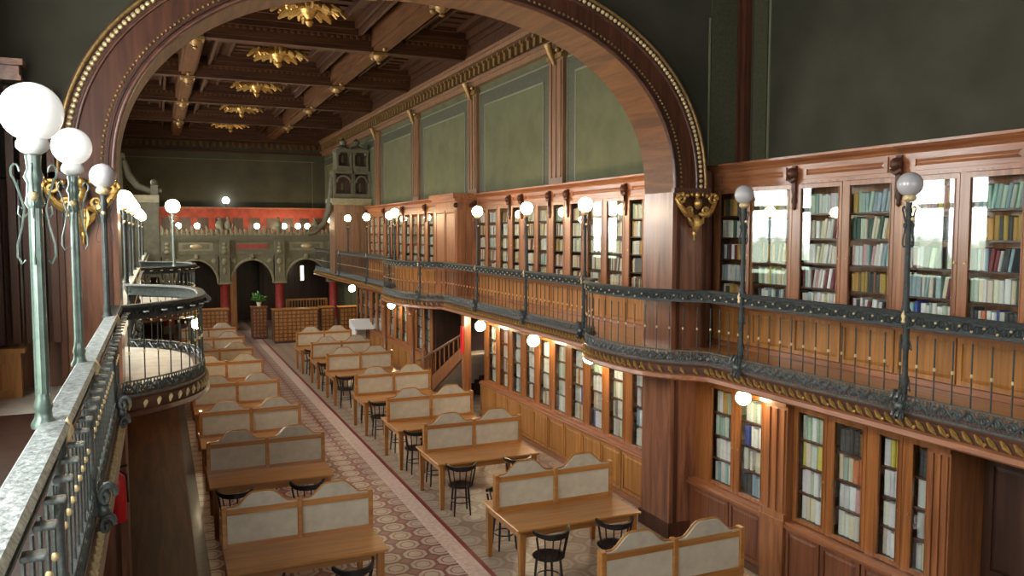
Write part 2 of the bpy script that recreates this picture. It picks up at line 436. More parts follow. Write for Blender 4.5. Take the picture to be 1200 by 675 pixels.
# piers
for sgn, nm in ((1, 'pier_right'), (-1, 'pier_left')):
    x0 = CX + sgn * 3.53; x1 = CX + sgn * 4.10; xw = XR if sgn > 0 else XL
    p = MB().box(x0, x1, YA0, YA1, 0, 5.0)
    p.box(x1, xw, 10.02, YA1 - .03, 0, 5.44)
    o = struct('wall_' + nm, p, PIER)
    mdl = MB()
    mdl.box(x0 + sgn * .07, x0 + sgn * .12, YA0 - .02, YA0, 0, 4.9)
    mdl.box(x1 - sgn * .06, x1, YA0 - .03, YA0, 0, 4.9)
    mdl.build('edge_molding', MAH, o)
    MB().box(x0 - sgn * .03, x1, YA0 - .04, YA1 + .03, 0, .22).build('plinth', MAH, o)
    MB().box(x0 - sgn * .012, x1 + sgn * .06, YA0 - .05, YA0 + .02, 4.99, 5.06).build('impost_cap', MAHX, o)
    # gilded corbel: acanthus leaves over a pendant drop
    cxx = (x0 + x1) / 2 + sgn * .04
    g = MB(); yc = YA0 - .09
    for s2 in (-1, 1):
        g.tube([(cxx + s2 * (.05 + .30 * u), yc - .05 * math.sin(u * 3), 4.70 + .22 * u - .10 * math.sin(u * PI)) for u in [i / 8 for i in range(9)]], [.02, .035, .045, .05, .045, .04, .035, .03, .02], 7)
        g.tube([(cxx + s2 * (.27 + .085 * (1 - i / 16) * math.cos(i * .62)), yc - .03, 4.90 + .085 * (1 - i / 16) * math.sin(i * .62)) for i in range(14)], .022, 6)
        g.tube([(cxx + s2 * (.13 + .06 * (1 - i / 16) * math.cos(i * .62)), yc - .04, 4.74 + .06 * (1 - i / 16) * math.sin(i * .62)) for i in range(14)], .018, 6)
        for q in range(4): g.sphere((cxx + s2 * (.09 + .075 * q), yc - .03, 4.965 - .012 * (q % 2)), .032, 7, 5)
        g.tube([(cxx + s2 * .14, yc, 4.66), (cxx + s2 * .09, yc - .02, 4.58), (cxx + s2 * .03, yc, 4.5)], [.012, .035, .015], 6)
    g.sphere((cxx, yc - .05, 4.84), .075, 9, 6, .8, .8, 1.15).sphere((cxx, yc - .03, 4.96), .05, 8, 5)
    for k in range(-2, 3): g.tube([(cxx + .022 * k, yc + .02, 4.68), (cxx + .03 * k, yc - .03, 4.58), (cxx + .012 * k, yc + .01, 4.44)], [.014, .022, .008], 6)
    g.lathe([(.0, 4.30), (.022, 4.33), (.012, 4.37), (.034, 4.42), (.02, 4.46)], (cxx, YA0 - .06, 0), 8)
    MB().extrude([(cxx - .3, 4.99), (cxx + .3, 4.99), (cxx + .2, 4.72), (cxx + .05, 4.5), (cxx - .05, 4.5), (cxx - .2, 4.72)], 'y', YA0 - .06, YA0).build('corbel_back', MAH, o)
    g.build('gilded_corbel', GOLD, o, True)
# left pier continues as a tall panelled pilaster beside the gallery window
pl = MB()
for k, xx in enumerate([-.98, -1.10, -1.22, -1.34, -1.48]):
    pl.box(xx - .035, xx + .035, YA0 - .05, YA0 + .07, 3.3, 5.9)
struct('trim_1', pl, MAH)
tp = MB()
for (x0, x1, y, z0, z1) in ((XL, -1.2, YA0 - .14, 5.95, 6.0), (XL, -1.22, YA0 - .1, 6.0, 6.1), (XL, -1.18, YA0 - .16, 6.1, 6.16)): tp.box(x0, x1, y, YA0 + .1, z0, z1)
struct('trim_2', tp, CHERH)
tp = MB().box(XL, -1.3, YA0 - .16, YA0 - .05, ZF, 3.22).box(XL, -1.26, YA0 - .2, YA0 - .05, 3.22, 3.27).box(-1.62, -1.4, YA0 - .18, YA0 - .16, 2.85, 3.12)
struct('trim_3', tp, OAK)
# corner pilaster and painted borders, near room
cb = MB().box(XR - .12, XR, YA0 - .02, YA0 + .12, 5.4, ZC).box(XR - .17, XR - .12, YA0 + .06, YA0 + .12, 5.4, ZC)
struct('trim_4', cb, MAH)
cb = MB().box(XR - .012, XR, YA0 - .36, YA0 - .08, 5.4, ZC).box(XR - .62, XR - .17, YA0 + .105, YA0 + .12, 5.4, ZC)
struct('trim_5', cb, GREEND)
cb = MB()
cb.box(XR - .02, XR, YA0 - .42, YA0 - .395, 5.4, 7.7).box(XR - .02, XR, 1.0, YA0 - .56, 7.84, 7.865)
cb.extrude([(YA0 - .42, 7.7), (YA0 - .395, 7.7), (YA0 - .545, 7.865), (YA0 - .57, 7.84)], 'x', XR - .02, XR)
cb.box(XR - .66, XR - .64, YA0 + .10, YA0 + .12, 5.4, 7.5)
struct('trim_6', cb, LINE)

# ------------------------------------------------------------------ far hall right wall: pilasters, framed panels, cornice
BY = [10.35, 15.75, 20.8, 26.1, 31.2, 36.7, 42.5]     # bay lines of beams and pilasters
pl = MB(); fl = MB(); fr = MB(); ln = MB(); ct = MB()
for y in BY[1:-1]:
    pl.box(XR - .10, XR, y - .33, y + .33, 5.4, 8.3)
    for d in (-.22, 0, .22): pl.box(XR - .125, XR - .10, y + d - .05, y + d + .05, 5.6, 8.05)
    ct.box(XR - .16, XR, y - .36, y + .36, 8.1, 8.2)
    for d in (-.2, 0, .2): ct.sphere((XR - .16, y + d, 8.27), .06, 8, 5)
    ct.tube([(XR - .14, y, 7.98), (XR - .22, y, 8.2), (XR - .3, y, 8.42)], [.03, .07, .09], 8)
for y0, y1 in zip(BY[:-1], BY[1:]):
    a, b = y0 + .38, y1 - .38
    fr.box(XR - .015, XR, a, b, 5.4, 8.15)
    fl.box(XR - .025, XR, a + .38, b - .38, 5.5, 7.75)
    for (ya, yb, z0, z1) in ((a + .36, a + .40, 5.5, 7.75), (b - .40, b - .36, 5.5, 7.75), (a + .36, b - .36, 7.73, 7.77), (a + .0, a + .03, 5.4, 8.1), (b - .03, b, 5.4, 8.1), (a, b, 8.08, 8.11)):
        ln.box(XR - .032, XR, ya, yb, z0, z1)
struct('trim_7', pl, PINK); struct('trim_8', fr, GREEND); struct('trim_9', fl, GREENP); struct('trim_10', ln, LINE); struct('trim_11', ct, DGOLD, smooth=True)
for sgn, x in ((-1, XR), (1, XL)):
    cn = MB(); de = MB()
    for (d, z0, z1) in ((.14, 8.3, 8.42), (.2, 8.42, 8.5), (.26, 8.86, 8.95), (.34, 8.95, 9.02)): cn.box(x, x + sgn * d, YA1, YE, z0, z1)
    de.m = 0
    k = 0; y = YA1 + .1
    while y < YE - .1:
        de.box(x, x + sgn * .2, y, y + .13, 8.56, 8.82).box(x, x + sgn * .24, y + .02, y + .11, 8.74, 8.82); y += .34
    o = struct('trim_12' if sgn < 0 else 'trim_13', cn, PINK); de.build('dentils', DGOLD, o)
    MB().box(x, x + sgn * .1, YA1, YE, 8.5, 8.86).build('dentil_back', DARKW, o)
cn = MB(); de = MB()
for (d, z0, z1) in ((.1, 8.3, 8.4), (.26, 8.86, 8.95), (.34, 8.95, 9.02)): cn.box(XL, XR, YE - d, YE, z0, z1)
x = XL + .1
while x < XR: de.box(x, x + .14, YE - .2, YE, 8.55, 8.8); x += .3
o = struct('trim_14', cn, CEILW); de.build('dentils', CEILB, o)
cb = MB().box(XL + .3, XR - .5, YE - .02, YE, 7.95, 7.99).box(7.35, 7.39, YE - .02, YE, 4.5, 7.95)
struct('trim_15', cb, GREENP)

struct('trim_16', MB().box(XR - .32, XR, YA1, YE, 9.02, ZC), CEILW); struct('trim_17', MB().box(XL, XL + .32, YA1, YE, 9.02, ZC), CEILW); struct('trim_18', MB().box(XL, XR, YE - .32, YE, 9.02, ZC), CEILW)
# ------------------------------------------------------------------ coffered ceiling
struct('ceiling', MB().box(XL - .2, XR + .2, YA1, YE, ZC, ZC + .2), CEILW)
struct('ceiling_near', MB().box(XL - .2, XR + .2, -4.2, YA1, ZC, ZC + .2), CEILW)
cb = MB()
for y in BY[1:-1] + [YA1 + .25]:
    cb.box(XL, XR, y - .22, y + .22, 9.1, ZC).box(XL, XR, y - .15, y + .15, 9.0, 9.1).box(XL, XR, y - .3, y + .3, 9.38, 9.46)
struct('ceiling_beams_cross', cb, CEILW)
lb = MB()
for x in (.95, 5.35):
    lb.box(x - .24, x + .24, YA1, YE, 9.1, ZC - .01).box(x - .17, x + .17, YA1, YE, 9.02, 9.1)
struct('ceiling_beams_long', lb, CEILB)
bs = MB()
for y in BY[1:-1]:
    for x in (.95, 5.35):
        bs.box(x - .2, x + .2, y - .2, y + .2, 8.93, 9.0).lathe([(.0, 8.72), (.06, 8.76), (.04, 8.8), (.13, 8.86), (.15, 8.94)], (x, y, 0), 10)
    for x in (.95, 5.35):
        for d in (-.6, .6): bs.sphere((x, y + d, 9.0), .07, 8, 5)
struct('ceiling_bosses', bs, DGOLD, smooth=True)
mo = MB()
for y0, y1 in zip(BY[:-1], BY[1:]):
    for x0, x1 in ((XL, .7), (1.2, 5.1), (5.6, XR)):
        for ins, z in ((.30, 9.3), (.42, 9.42), (.8, 9.5)):
            a, b, c, d = x0 + ins, x1 - ins, y0 + ins + .1, y1 - ins - .1
            t = .08
            mo.box(a, b, c, c + t, z, ZC).box(a, b, d - t, d, z, ZC).box(a, a + t, c, d, z, ZC).box(b - t, b, c, d, z, ZC)
        yy = y0 + 1.3
        while yy < y1 - 1.2:
            mo.box(x0 + .95, x1 - .95, yy, yy + .05, 9.56, ZC); yy += .45
struct('ceiling_coffer_moldings', mo, CEILW)
dn = MB()
for y in BY[1:-1]:
    x = XL + .5
    while x < XR - .4:
        dn.box(x, x + .07, y - .27, y - .22, 9.26, 9.36); x += .16
struct('ceiling_beam_dentils', dn, CEILB)
RO = [(18.0, 'gilded leafy ceiling rosette highest in view, seen just below the arch crown'), (22.8, 'gilded leafy ceiling rosette, second one in from the arch'),
      (28.0, 'gilded leafy ceiling rosette, middle of the five along the coffers'), (33.2, 'gilded leafy ceiling rosette, second one from the dark end wall'),
      (38.4, 'gilded leafy ceiling rosette nearest to the dark end wall')]
first = None
for y, lab in RO:
    if first is None:
        t = thing('ceiling_rosette', lab, 'ceiling rosette', (3.12, y, ZC), 'gilded rosettes of the coffered ceiling'); first = t
        MB().lathe([(.0, -.78), (.05, -.75), (.09, -.68), (.05, -.62), (.14, -.52), (.2, -.42), (.1, -.32), (.16, -.2), (.1, -.1), (.22, 0)], (0, 0, 0), 12).build('boss', GOLDC, t, True)
        for k in range(8):
            a = k * PI / 4
            lf = MB()
            r0 = .18
            for q in (-.28, 0, .28):
                ca, sa = math.cos(a + q * .7), math.sin(a + q * .7)
                lf.tube([(ca * .1, sa * .1, -.25 - .1 * (k % 2)), (ca * .4, sa * .4, -.42), (ca * (.62 - abs(q) * .4), sa * (.62 - abs(q) * .4), -.34 - .08 * (k % 2)), (ca * (.8 - abs(q) * .6), sa * (.8 - abs(q) * .6), -.52)], [.04, .075, .085, .03], 6)
            lf.build('leaf', GOLDC, t, True)
        MB().lathe([(.75, 0), (.8, -.04), (.7, -.07), (.6, -.05), (.3, -.08), (.3, 0)], (0, 0, 0), 20).build('back_plate', CEILB, t, True)
        st = MB()
        for s_ in (-1, 1):
            st.box(s_ * .75, s_ * 1.5, -.05, .05, -.06, 0)
        st.build('side_strap_trim', DGOLD, t)
    else:
        t = copy_tree(first); t.location = (3.12, y, ZC); t['label'] = lab

# ------------------------------------------------------------------ galleries (floor slabs, fascia)
for nm, fn, xw, sg in (('right', xr, XR, 1), ('left', xl, XL, -1)):
    y0, y1 = -3.9, 37.6
    pts = path(fn, y0, y1)
    poly = pts + [(xw, y1), (xw, y0)]
    sl = MB(); sl.extrude(poly, 'z', 2.56, ZF)
    o = struct('floor_gallery_' + nm, sl, SLAB if nm == 'right' else SLAB)
    s_ = 1 if sg > 0 else -1
    def off(prof): return [(s_ * a, b) for a, b in prof]
    MB().sweep(pts, off([(-.06, 2.48), (.05, 2.48), (.07, 2.5), (.05, 2.545), (.02, 2.56), (-.06, 2.56)])).build('lip_molding', CHERH if nm == 'right' else MAHH, o)
    MB().sweep(pts, off([(0, 2.56), (.015, 2.56), (.03, 2.66), (0, 2.68)])).build('fascia_band', BRNB, o)
    lf = MB(); acc = 0.; last = pts[0]; q = 0
    for i in range(1, len(pts)):
        acc += math.dist(pts[i], pts[i - 1])
        if acc > .115 and pts[i][1] > 1.5:
            acc = 0; p = pts[i]; d = s_ * .035
            dy = .045 if q % 2 else -.02; q += 1
            lf.tube([(p[0] - d, p[1] - .05, 2.575), (p[0] - d * 1.3, p[1], 2.62), (p[0] - d, p[1] + .05, 2.665)], [.008, .026, .01], 5)
            if q % 3 == 0: lf.sphere((p[0] - d * 1.3, p[1] + .06, 2.60), .018, 6, 4)
    lf.build('gilt_leaf_band', GOLD if nm == 'right' else GOLDP, o, True)
    if nm == 'left':
        pf = [p for p in pts if p[1] > 8.6]; pn = [p for p in pts if p[1] <= 8.7]
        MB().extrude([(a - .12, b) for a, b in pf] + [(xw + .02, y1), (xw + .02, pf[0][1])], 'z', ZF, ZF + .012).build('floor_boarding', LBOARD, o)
        MB().extrude([(a - .12, b) for a, b in pn] + [(xw + .02, pn[-1][1]), (xw + .02, y0)], 'z', ZF, ZF + .01).build('floor_carpet', DARKW, o)
    else:
        MB().extrude([(a + .1, b) for a, b in pts] + [(xw - .4, y1), (xw - .4, y0)], 'z', ZF, ZF + .012).build('floor_boarding', OAKY, o)

# ------------------------------------------------------------------ railings
def scroll(mb, p, t, h, zc, sgn, r=.007, seg=4):
    # an S scroll standing in the plane of the railing: p centre (x,y), t unit tangent, h overall width
    pts = []
    for k in range(9):
        a = k / 8 * 1.55 * PI; q = h * .26 * (1 - .55 * k / 8)
        pts.append((-h * .24 + q * math.cos(a + PI / 2), q * math.sin(a + PI / 2)))
    pts = pts[::-1]
    pts2 = [(-u, -v) for u, v in pts[::-1]]
    allp = pts + pts2
    mb.tube([(p[0] + t[0] * u, p[1] + t[1] * u, zc + sgn * v) for u, v in allp], r, seg)

bar_mesh = MB()
bar_mesh.tube([(0, 0, 0), (0, 0, .22), (0, 0, .58)], .0075, 5)
bar_mesh.m = 1
bar_mesh.lathe([(.0075, .275), (.014, .285), (.014, .30), (.0075, .31)], (0, 0, 0), 7)
bar_proto = None
def railing(fn, y0, y1, sg, label, group, iron, rail_m, stud_m, pitch=.185, post_ends=True):
    global bar_proto
    pts = path(fn, y0, y1, .06)
    t = thing('gallery_railing', label, 'railing', (fn(y0), y0, ZF), group)
    W = dict(world=True)
    o = lambda prof: [(sg * a, b) for a, b in prof]
    MB().sweep(pts, o([(-.055, 3.645), (.055, 3.645), (.06, 3.66), (.045, ZR), (-.045, ZR), (-.06, 3.66)])).build('handrail', rail_m, t, **W)
    fz = MB().sweep(pts, o([(-.012, 3.52), (.016, 3.52), (.016, 3.535), (-.012, 3.535)]))
    fz.sweep(pts, o([(-.004, 3.535), (.004, 3.535), (.004, 3.645), (-.004, 3.645)]))
    bb = MB().sweep(pts, o([(-.012, 2.86), (.014, 2.86), (.014, 2.875), (-.012, 2.875)])).sweep(pts, o([(-.012, 2.70), (.02, 2.70), (.02, 2.72), (-.012, 2.72)]))
    stud = None
    # arc length positions
    L = [0.]
    for i in range(1, len(pts)): L.append(L[-1] + math.dist(pts[i], pts[i - 1]))
    tot = L[-1]
    def at(s):
        for i in range(1, len(L)):
            if L[i] >= s:
                f = (s - L[i - 1]) / max(1e-6, L[i] - L[i - 1]); a, b = pts[i - 1], pts[i]
                tv = Vector((b[0] - a[0], b[1] - a[1])).normalized()
                return (a[0] + (b[0] - a[0]) * f, a[1] + (b[1] - a[1]) * f), (tv.x, tv.y)
        return pts[-1], (0, 1)
    n = max(1, round(tot / .12))
    for k in range(n):
        p, tv = at((k + .5) * tot / n)
        nx, ny = -tv[1] * sg, tv[0] * sg
        scroll(fz, (p[0] + nx * .012, p[1] + ny * .012), tv, .15, 3.59, 1 if k % 2 else -1)
        if sg > 0 or k % 2:
            q = (p[0] + nx * .025, p[1] + ny * .025, 3.585 + (.02 if k % 2 else -.02)) if sg > 0 else (p[0] + nx * .085, p[1] + ny * .085, 3.6)
            if stud is None:
                stud = (MB().sphere((0, 0, 0), .013, 8, 5) if sg > 0 else MB().cbox(-.03, .03, -.028, .028, -.008, .008, .004)).build('gilt_stud' if sg > 0 else 'rail_tab', stud_m, t, True)
                so = stud
            else:
                so = bpy.data.objects.new(stud.name.split('.')[0], stud.data); COL.objects.link(so); so.parent = t
            so.location = Vector(q) - t.location
    n2 = max(1, round(tot / .13))
    for k in range(n2):
        p, tv = at((k + .5) * tot / n2); nx, ny = -tv[1] * sg, tv[0] * sg
        scroll(bb, (p[0] + nx * .012, p[1] + ny * .012), tv, .18, 2.79, 1 if k % 2 else -1, .0105)
        scroll(bb, (p[0] - nx * .006, p[1] - ny * .006), tv, .16, 2.79, -1 if k % 2 else 1, .0095)
        for q in (-.045, 0, .045):
            for w_ in (-1, 1): bb.tube([(p[0] + tv[0] * (q - w_ * .03), p[1] + tv[1] * (q - w_ * .03), 2.72), (p[0] + tv[0] * (q + w_ * .03), p[1] + tv[1] * (q + w_ * .03), 2.862)], .005, 4)
    fz.build('frieze', iron, t, True, **W); bb.build('scroll_band', IRONL, t, True, **W)
    n3 = max(1, round(tot / pitch))
    for k in range(n3):
        p, tv = at((k + .5) * tot / n3)
        if bar_proto is None:
            b = bar_mesh.build('baluster', [iron, GOLDP], t, True); bar_proto = {iron.name: b.data}
        else:
            if iron.name not in bar_proto:
                d = next(iter(bar_proto.values())).copy(); d.materials[0] = iron; bar_proto[iron.name] = d
            b = bpy.data.objects.new('baluster', bar_proto[iron.name]); COL.objects.link(b); b.parent = t
        b.location = (p[0] - fn(y0), p[1] - y0, 2.875 - ZF)
    # post at the start of the section
    p, tv = at(.0)
    nx = -sg
    po = MB().lathe([(.045, 0), (.05, .03), (.03, .08), (.028, .2), (.045, .26), (.026, .32), (.024, .55), (.042, .6), (.028, .66), (.03, .76), (.05, .82), (.05, .9)], (p[0] + nx * .0, p[1] + .035, ZF), 8)
    for z in (2.95, 3.35):
        for s2 in (-1, 1):
            po.tube([(p[0], p[1] + .035 + s2 * (.03 + .035 * math.sin(a)), z + .09 * (a / PI) - .05 + .03 * math.cos(2 * a)) for a in [i * PI / 6 for i in range(7)]], .008, 4)
    po.build('railing_post', iron, t, True, **W)
    vb = MB()
    for (zc_, r_, n_) in ((2.86, .07, 13), (2.68, .06, 12)):
        for q in (-.03, .03):
            vb.tube([(p[0] + nx * (.05 + r_ * (1 - i / 18) * (1 + math.cos(i * .62)) * .6), p[1] + .035 + q, zc_ + r_ * (1 - i / 18) * math.sin(i * .62)) for i in range(n_)], .016, 6)
    vb.sphere((p[0] + nx * .06, p[1] + .035, 2.77), .045, 8, 6)
    vb.build('post_bracket', IRONL, t, True, **W)
    kb = MB().lathe([(.0, 0), (.022, .02), (.012, .05), (.024, .08), (.014, .11), (.0, .14)], (p[0] + nx * .05, p[1] + .03, 3.56), 8)
    kb.build('post_finial', GOLDP, t, True, **W)
    return t

# section boundaries follow the lamp standards
YR = [2.9, 5.55, 7.95, 12.0, 14.35, 17.0, 19.9, 23.6, 27.4, 32.0, 37.4]
RL = ['railing section ending below the nearer unlit globe on the right gallery', 'railing section between the two unlit globe lamps of the right gallery',
      'bowed railing section passing in front of the right arch pier', 'right gallery railing, first straight section beyond the arch pier',
      'right gallery railing, second straight section beyond the arch pier', 'right gallery railing in front of the last tall glazed bookcase before the stair',
      'bulging right gallery railing above the stair opening', 'right gallery railing first beyond the stair bulge', 'right gallery railing second beyond the stair bulge', 'right gallery railing last before the carved end screen']
for a, b, l in zip(YR[:-1], YR[1:], RL):
    railing(xr, a + .0, b, 1, l, 'right gallery railing sections', IRON, IRON, GOLDP)
YLs = [1.0, 3.68, 5.35, 8.2, 13.2, 15.2, 18.6, 23.6, 28.0, 37.4]
LLs = ['left railing section before the biggest white globe', 'left railing section between the two big white globes', 'left railing section from the smaller white globe to the bow',
       'bowed left railing section around the left pier', 'left railing section just beyond the pier bow', 'left railing section before the second bow', 'left railing section around the far rounded bow', 'left railing section beyond the far bow', 'left railing section last before the end screen']
for a, b, l in zip(YLs[:-1], YLs[1:], LLs):
    railing(xl, a, b, -1, l, 'left gallery railing sections', IRONL if a < 8 else IRON, IRON if a in (8.2, 18.6) else RAILT, RAILT)  # near left ironwork takes a paler grey to paint in strong daylight

# ------------------------------------------------------------------ lamp standards
def lamp(loc, label, globe_m, group, iron, h=1.23, gr=.122, big=True):
    t = thing('globe_lamp', label, 'lamp', loc, group)
    MB().lathe([(.046, 0), (.048, .015), (.034, .04), (.03, .07), (.036, .085), (.027, .12), (.025, .16)], (0, 0, 0), 12).build('base', iron, t, True)
    sh = MB()
    n = 10
    sh.loft([[(r * (1 + .10 * (k % 2)) * math.cos(2 * PI * k / (2 * n)), r * (1 + .1 * (k % 2)) * math.sin(2 * PI * k / (2 * n)), z) for k in range(2 * n)] for r, z in ((.025, .14), (.023, h - .36))])
    sh.lathe([(.025, h - .38), (.036, h - .36), (.03, h - .33), (.026, h - .28), (.038, h - .255), (.025, h - .22), (.03, h - .17)], (0, 0, 0), 10)
    sh.build('shaft', iron, t, True)
    for k in range(4 if big else 2):
        a = k * PI / 2 if big else k * PI
        ca, sa = math.cos(a), math.sin(a)
        sc = MB()
        pts = []
        for i in range(8): q = i / 7 * 1.5 * PI; pts.append((.085 - .03 * math.cos(q + .4) * (1 - i * .05), h - .25 + .035 * math.sin(q + .4)))
        pr = [(.085 + .03 * math.cos(q), h - .235 + .03 * math.sin(q)) for q in [(-1.2 + i * .62) for i in range(8)]][::-1]
        pr += [(.06, h - .32), (.03, h - .38), (.05, h - .45), (.085, h - .52), (.09, h - .57), (.06, h - .6), (.035, h - .585)]
        pr = [(.022 + u * .5, z) for u, z in pr]; sc.tube([(ca * u, sa * u, z) for u, z in pr], .0045, 5)
        pr2 = [(.03, h - .40), (.055, h - .42), (.075, h - .40), (.07, h - .37), (.055, h - .38)]
        sc.tube([(ca * u * .8, sa * u * .8, z) for u, z in pr2], .004, 5)
        sc.build('scroll_bracket', iron, t, True)
    MB().sphere((0, -.045, h - .33), .02, 8, 5).build('rosette', GOLDP, t, True)
    MB().lathe([(.03, h - .165), (.045, h - .155), (.06, h - .14), (.06, h - .12), (.05, h - .10)], (0, 0, 0), 14).build('globe_fitting', WHITE if globe_m is OPAL else GOLDP, t, True)
    MB().sphere((0, 0, h), gr, 24, 16).build('globe', globe_m, t, True)
    return t

gl = 'globe lamps along the left gallery rail'; grp = 'globe lamps along the right gallery rail'
lamp((-.443, 3.74, 3.655), 'largest white globe on a pale green fluted post, nearest on the left rail', OPAL, gl, IRONG, 1.265, .116)
lamp((-.441, 5.38, 3.655), 'second white globe on green post, just behind the largest one', OPAL, gl, IRONG, 1.285, .108)
lamp((xl(8.2) - .03, 8.2, 3.66), 'unlit grey globe lamp on the left rail beside the left arch pier', OPALG, gl, IRON, 1.285, .112)
for y, l in ((13.3, 'first lit globe lamp on the left rail past the arch pier'), (15.6, 'second lit globe lamp on the left rail past the arch pier'), (18.0, 'third lit globe lamp on the left rail past the arch pier'),
             (24.0, 'fifth lit globe lamp on left rail, beyond the far rounded bow'), (29.0, 'farthest lit globe lamp on the left rail')):
    lamp((xl(y) - .03, y, 3.67), l, LIT, gl, IRON, 1.25, .13, False)
lamp((.33, 19.45, 3.67), 'lit globe lamp on a pale post standing on the far left bow', LIT, gl, IRONG, 1.33, .15, False)
for y, l, m in ((5.6, 'unlit grey globe lamp nearest on right rail, before the pale window reflections', OPALG), (7.98, 'second unlit grey globe lamp on right rail, next to the pier end bookcase', OPALG),
                (12.0, 'lit globe lamp on right rail, first beyond the arch pier', LIT), (14.35, 'lit globe lamp on right rail, second beyond the arch pier', LIT), (17.0, 'lit globe lamp on right rail, third beyond the arch pier', LIT),
                (21.2, 'lit globe lamp on the right rail bulge above the stair', LIT), (24.5, 'lit globe lamp on right rail, first past the stair bulge', LIT), (27.5, 'lit globe lamp on right rail, second past the stair bulge', LIT),
                (30.5, 'lit globe lamp on right rail, second from the end screen', LIT), (34.0, 'lit globe lamp on right rail, nearest to the end screen', LIT)):
    lamp((xr(y) + .0, y, 3.675), l, m, grp, IRON, 1.22 if y < 20 else 1.26, .118, y < 9)
# pendant globes under the galleries
def pendant(loc, label, r=.1):
    t = thing('pendant_globe', label, 'hanging lamp', loc, 'globe lamps hanging under the galleries')
    top = 2.56 - loc[2]
    MB().lathe([(.055, top), (.055, top - .02), (.012, top - .04), (.012, r + .04), (.05, r + .02), (.055, r - .02)], (0, 0, 0), 10).build('stem', BRASS, t, True)
    MB().sphere((0, 0, 0), r, 18, 12).build('globe', LITD, t, True)
pendant((6.8, 8.19, 2.33), 'lit globe hanging under the near right gallery before the short glazed bookcase', .095)
pendant((6.8, 12.2, 2.28), 'lit globe hanging under the right gallery, first one past the pier', .12)
pendant((6.8, 14.5, 2.28), 'lit globe hanging under the right gallery, second one past the pier', .12)
pendant((6.8, 17.4, 2.26), 'lit globe hanging under right gallery next to the stair opening', .12)
pendant((6.8, 25.2, 2.1), 'lit globe hanging under right gallery beyond the stair', .12)
pendant((7.3, 33.2, 2.1), 'lit globe hanging under right gallery near the card cabinets', .14)
pendant((.79, 20.2, 2.3), 'lit globe hanging under the far left gallery bow', .13)
# columns carrying the far bows
def column(loc, label, m, r=.075):
    t = thing('wooden_column', label, 'column', loc, 'slender columns under the gallery bows')
    MB().cbox(-r * 1.6, r * 1.6, -r * 1.6, r * 1.6, 0, .12, .01).build('base', m, t)
    MB().lathe([(r * 1.4, .12), (r * 1.4, .16), (r, .22), (r * 1.05, .9), (r * 1.3, .95), (r, 1.0), (r * .85, 2.2), (r * 1.2, 2.26), (r * .9, 2.3), (r * 1.3, 2.38)], (0, 0, 0), 12).build('shaft', m, t, True)
    MB().cbox(-r * 1.7, r * 1.7, -r * 1.7, r * 1.7, 2.38, 2.48, .01).build('capital', m, t)
column((6.08, 20.5, 0), 'reddish wooden column beside the stair handrail', CHER)
column((5.95, 22.8, 0), 'reddish wooden column farther back from the stair', CHER)
column((.72, 20.2, 0), 'thin grey column under the nearer side of the far left bow', IRONG, .035)
column((.72, 21.8, 0), 'thin grey column under the farther side of the far left bow', IRONG, .035)

# ------------------------------------------------------------------ glazed bookcases
BOOKS = []          # (distance, x, y, z, thickness, height, depth, colour name, lean, label tail)
PAL = [('pale teal', (.36, .52, .48)), ('cream', (.76, .68, .52)), ('white', (.84, .83, .79)), ('grey blue', (.32, .42, .48)), ('pale green', (.52, .64, .50)), ('light grey', (.64, .64, .61)),
       ('dark green', (.05, .11, .09)), ('charcoal', (.06, .065, .07)), ('burgundy', (.22, .04, .05)), ('ochre', (.52, .30, .07)), ('brown', (.24, .12, .06)), ('pink', (.62, .36, .36)), ('yellow', (.70, .56, .10)), ('blue', (.08, .12, .42)), ('orange red', (.6, .17, .06))]
PD = dict(PAL)
UPSTY = [['pale teal', 'grey blue', 'cream', 'light grey'], ['pale teal', 'pale green', 'white', 'cream'], ['cream', 'white', 'cream', 'light grey'], ['charcoal', 'white', 'light grey', 'burgundy'], ['pale green', 'cream', 'grey blue', 'yellow'],
         ['ochre', 'ochre', 'brown', 'charcoal'], ['white', 'light grey', 'pink', 'pale teal'], ['charcoal', 'grey blue', 'pale teal', 'dark green']]
FARSTY = [['cream', 'white', 'cream', 'light grey'], ['cream', 'brown', 'cream', 'pink'], ['white', 'cream', 'pale teal', 'cream'], ['cream', 'ochre', 'cream', 'white'], ['light grey', 'cream', 'brown', 'white']]
LOSTY = [['white', 'white', 'white', 'white'], ['white', 'white', 'cream', 'white'], ['cream', 'white', 'white', 'light grey'], ['white', 'pale green', 'pale teal', 'white']]
def fill_row(x, ya, yb, z, hmax, tail, styles, tmean, depth=.17, lab_ok=True, style=None):
    y = yb - .004; i = 0
    sty = style or R.choice(styles); lean_row = R.random() < .4
    hb = hmax * (R.uniform(.80, .93) if tmean < .06 else R.uniform(.92, 1.0))
    lean = 0.
    while True:
        t = tmean * R.uniform(.65, 1.35)
        if y - t < ya + (.03 if lean_row else .003): break
        if R.random() < .03: y -= t * .6
        h = min(hmax * .985, hb * R.uniform(.90, 1.06))
        if lean_row and i > 3: lean = .16 if R.random() < .9 else 0
        c = R.choice(sty) if R.random() < .9 else R.choice(PAL)[0]
        BOOKS.append((math.dist((x, y, z), (0, 0, 4.45)), x + R.uniform(0, .02), y - t / 2, z, t * .96, h, depth, c, lean, (ordw(min(i, 23)), tail) if lab_ok else None))
        y -= t * (1.02 if not lean else 1.08); i += 1
        if R.random() < .012: break

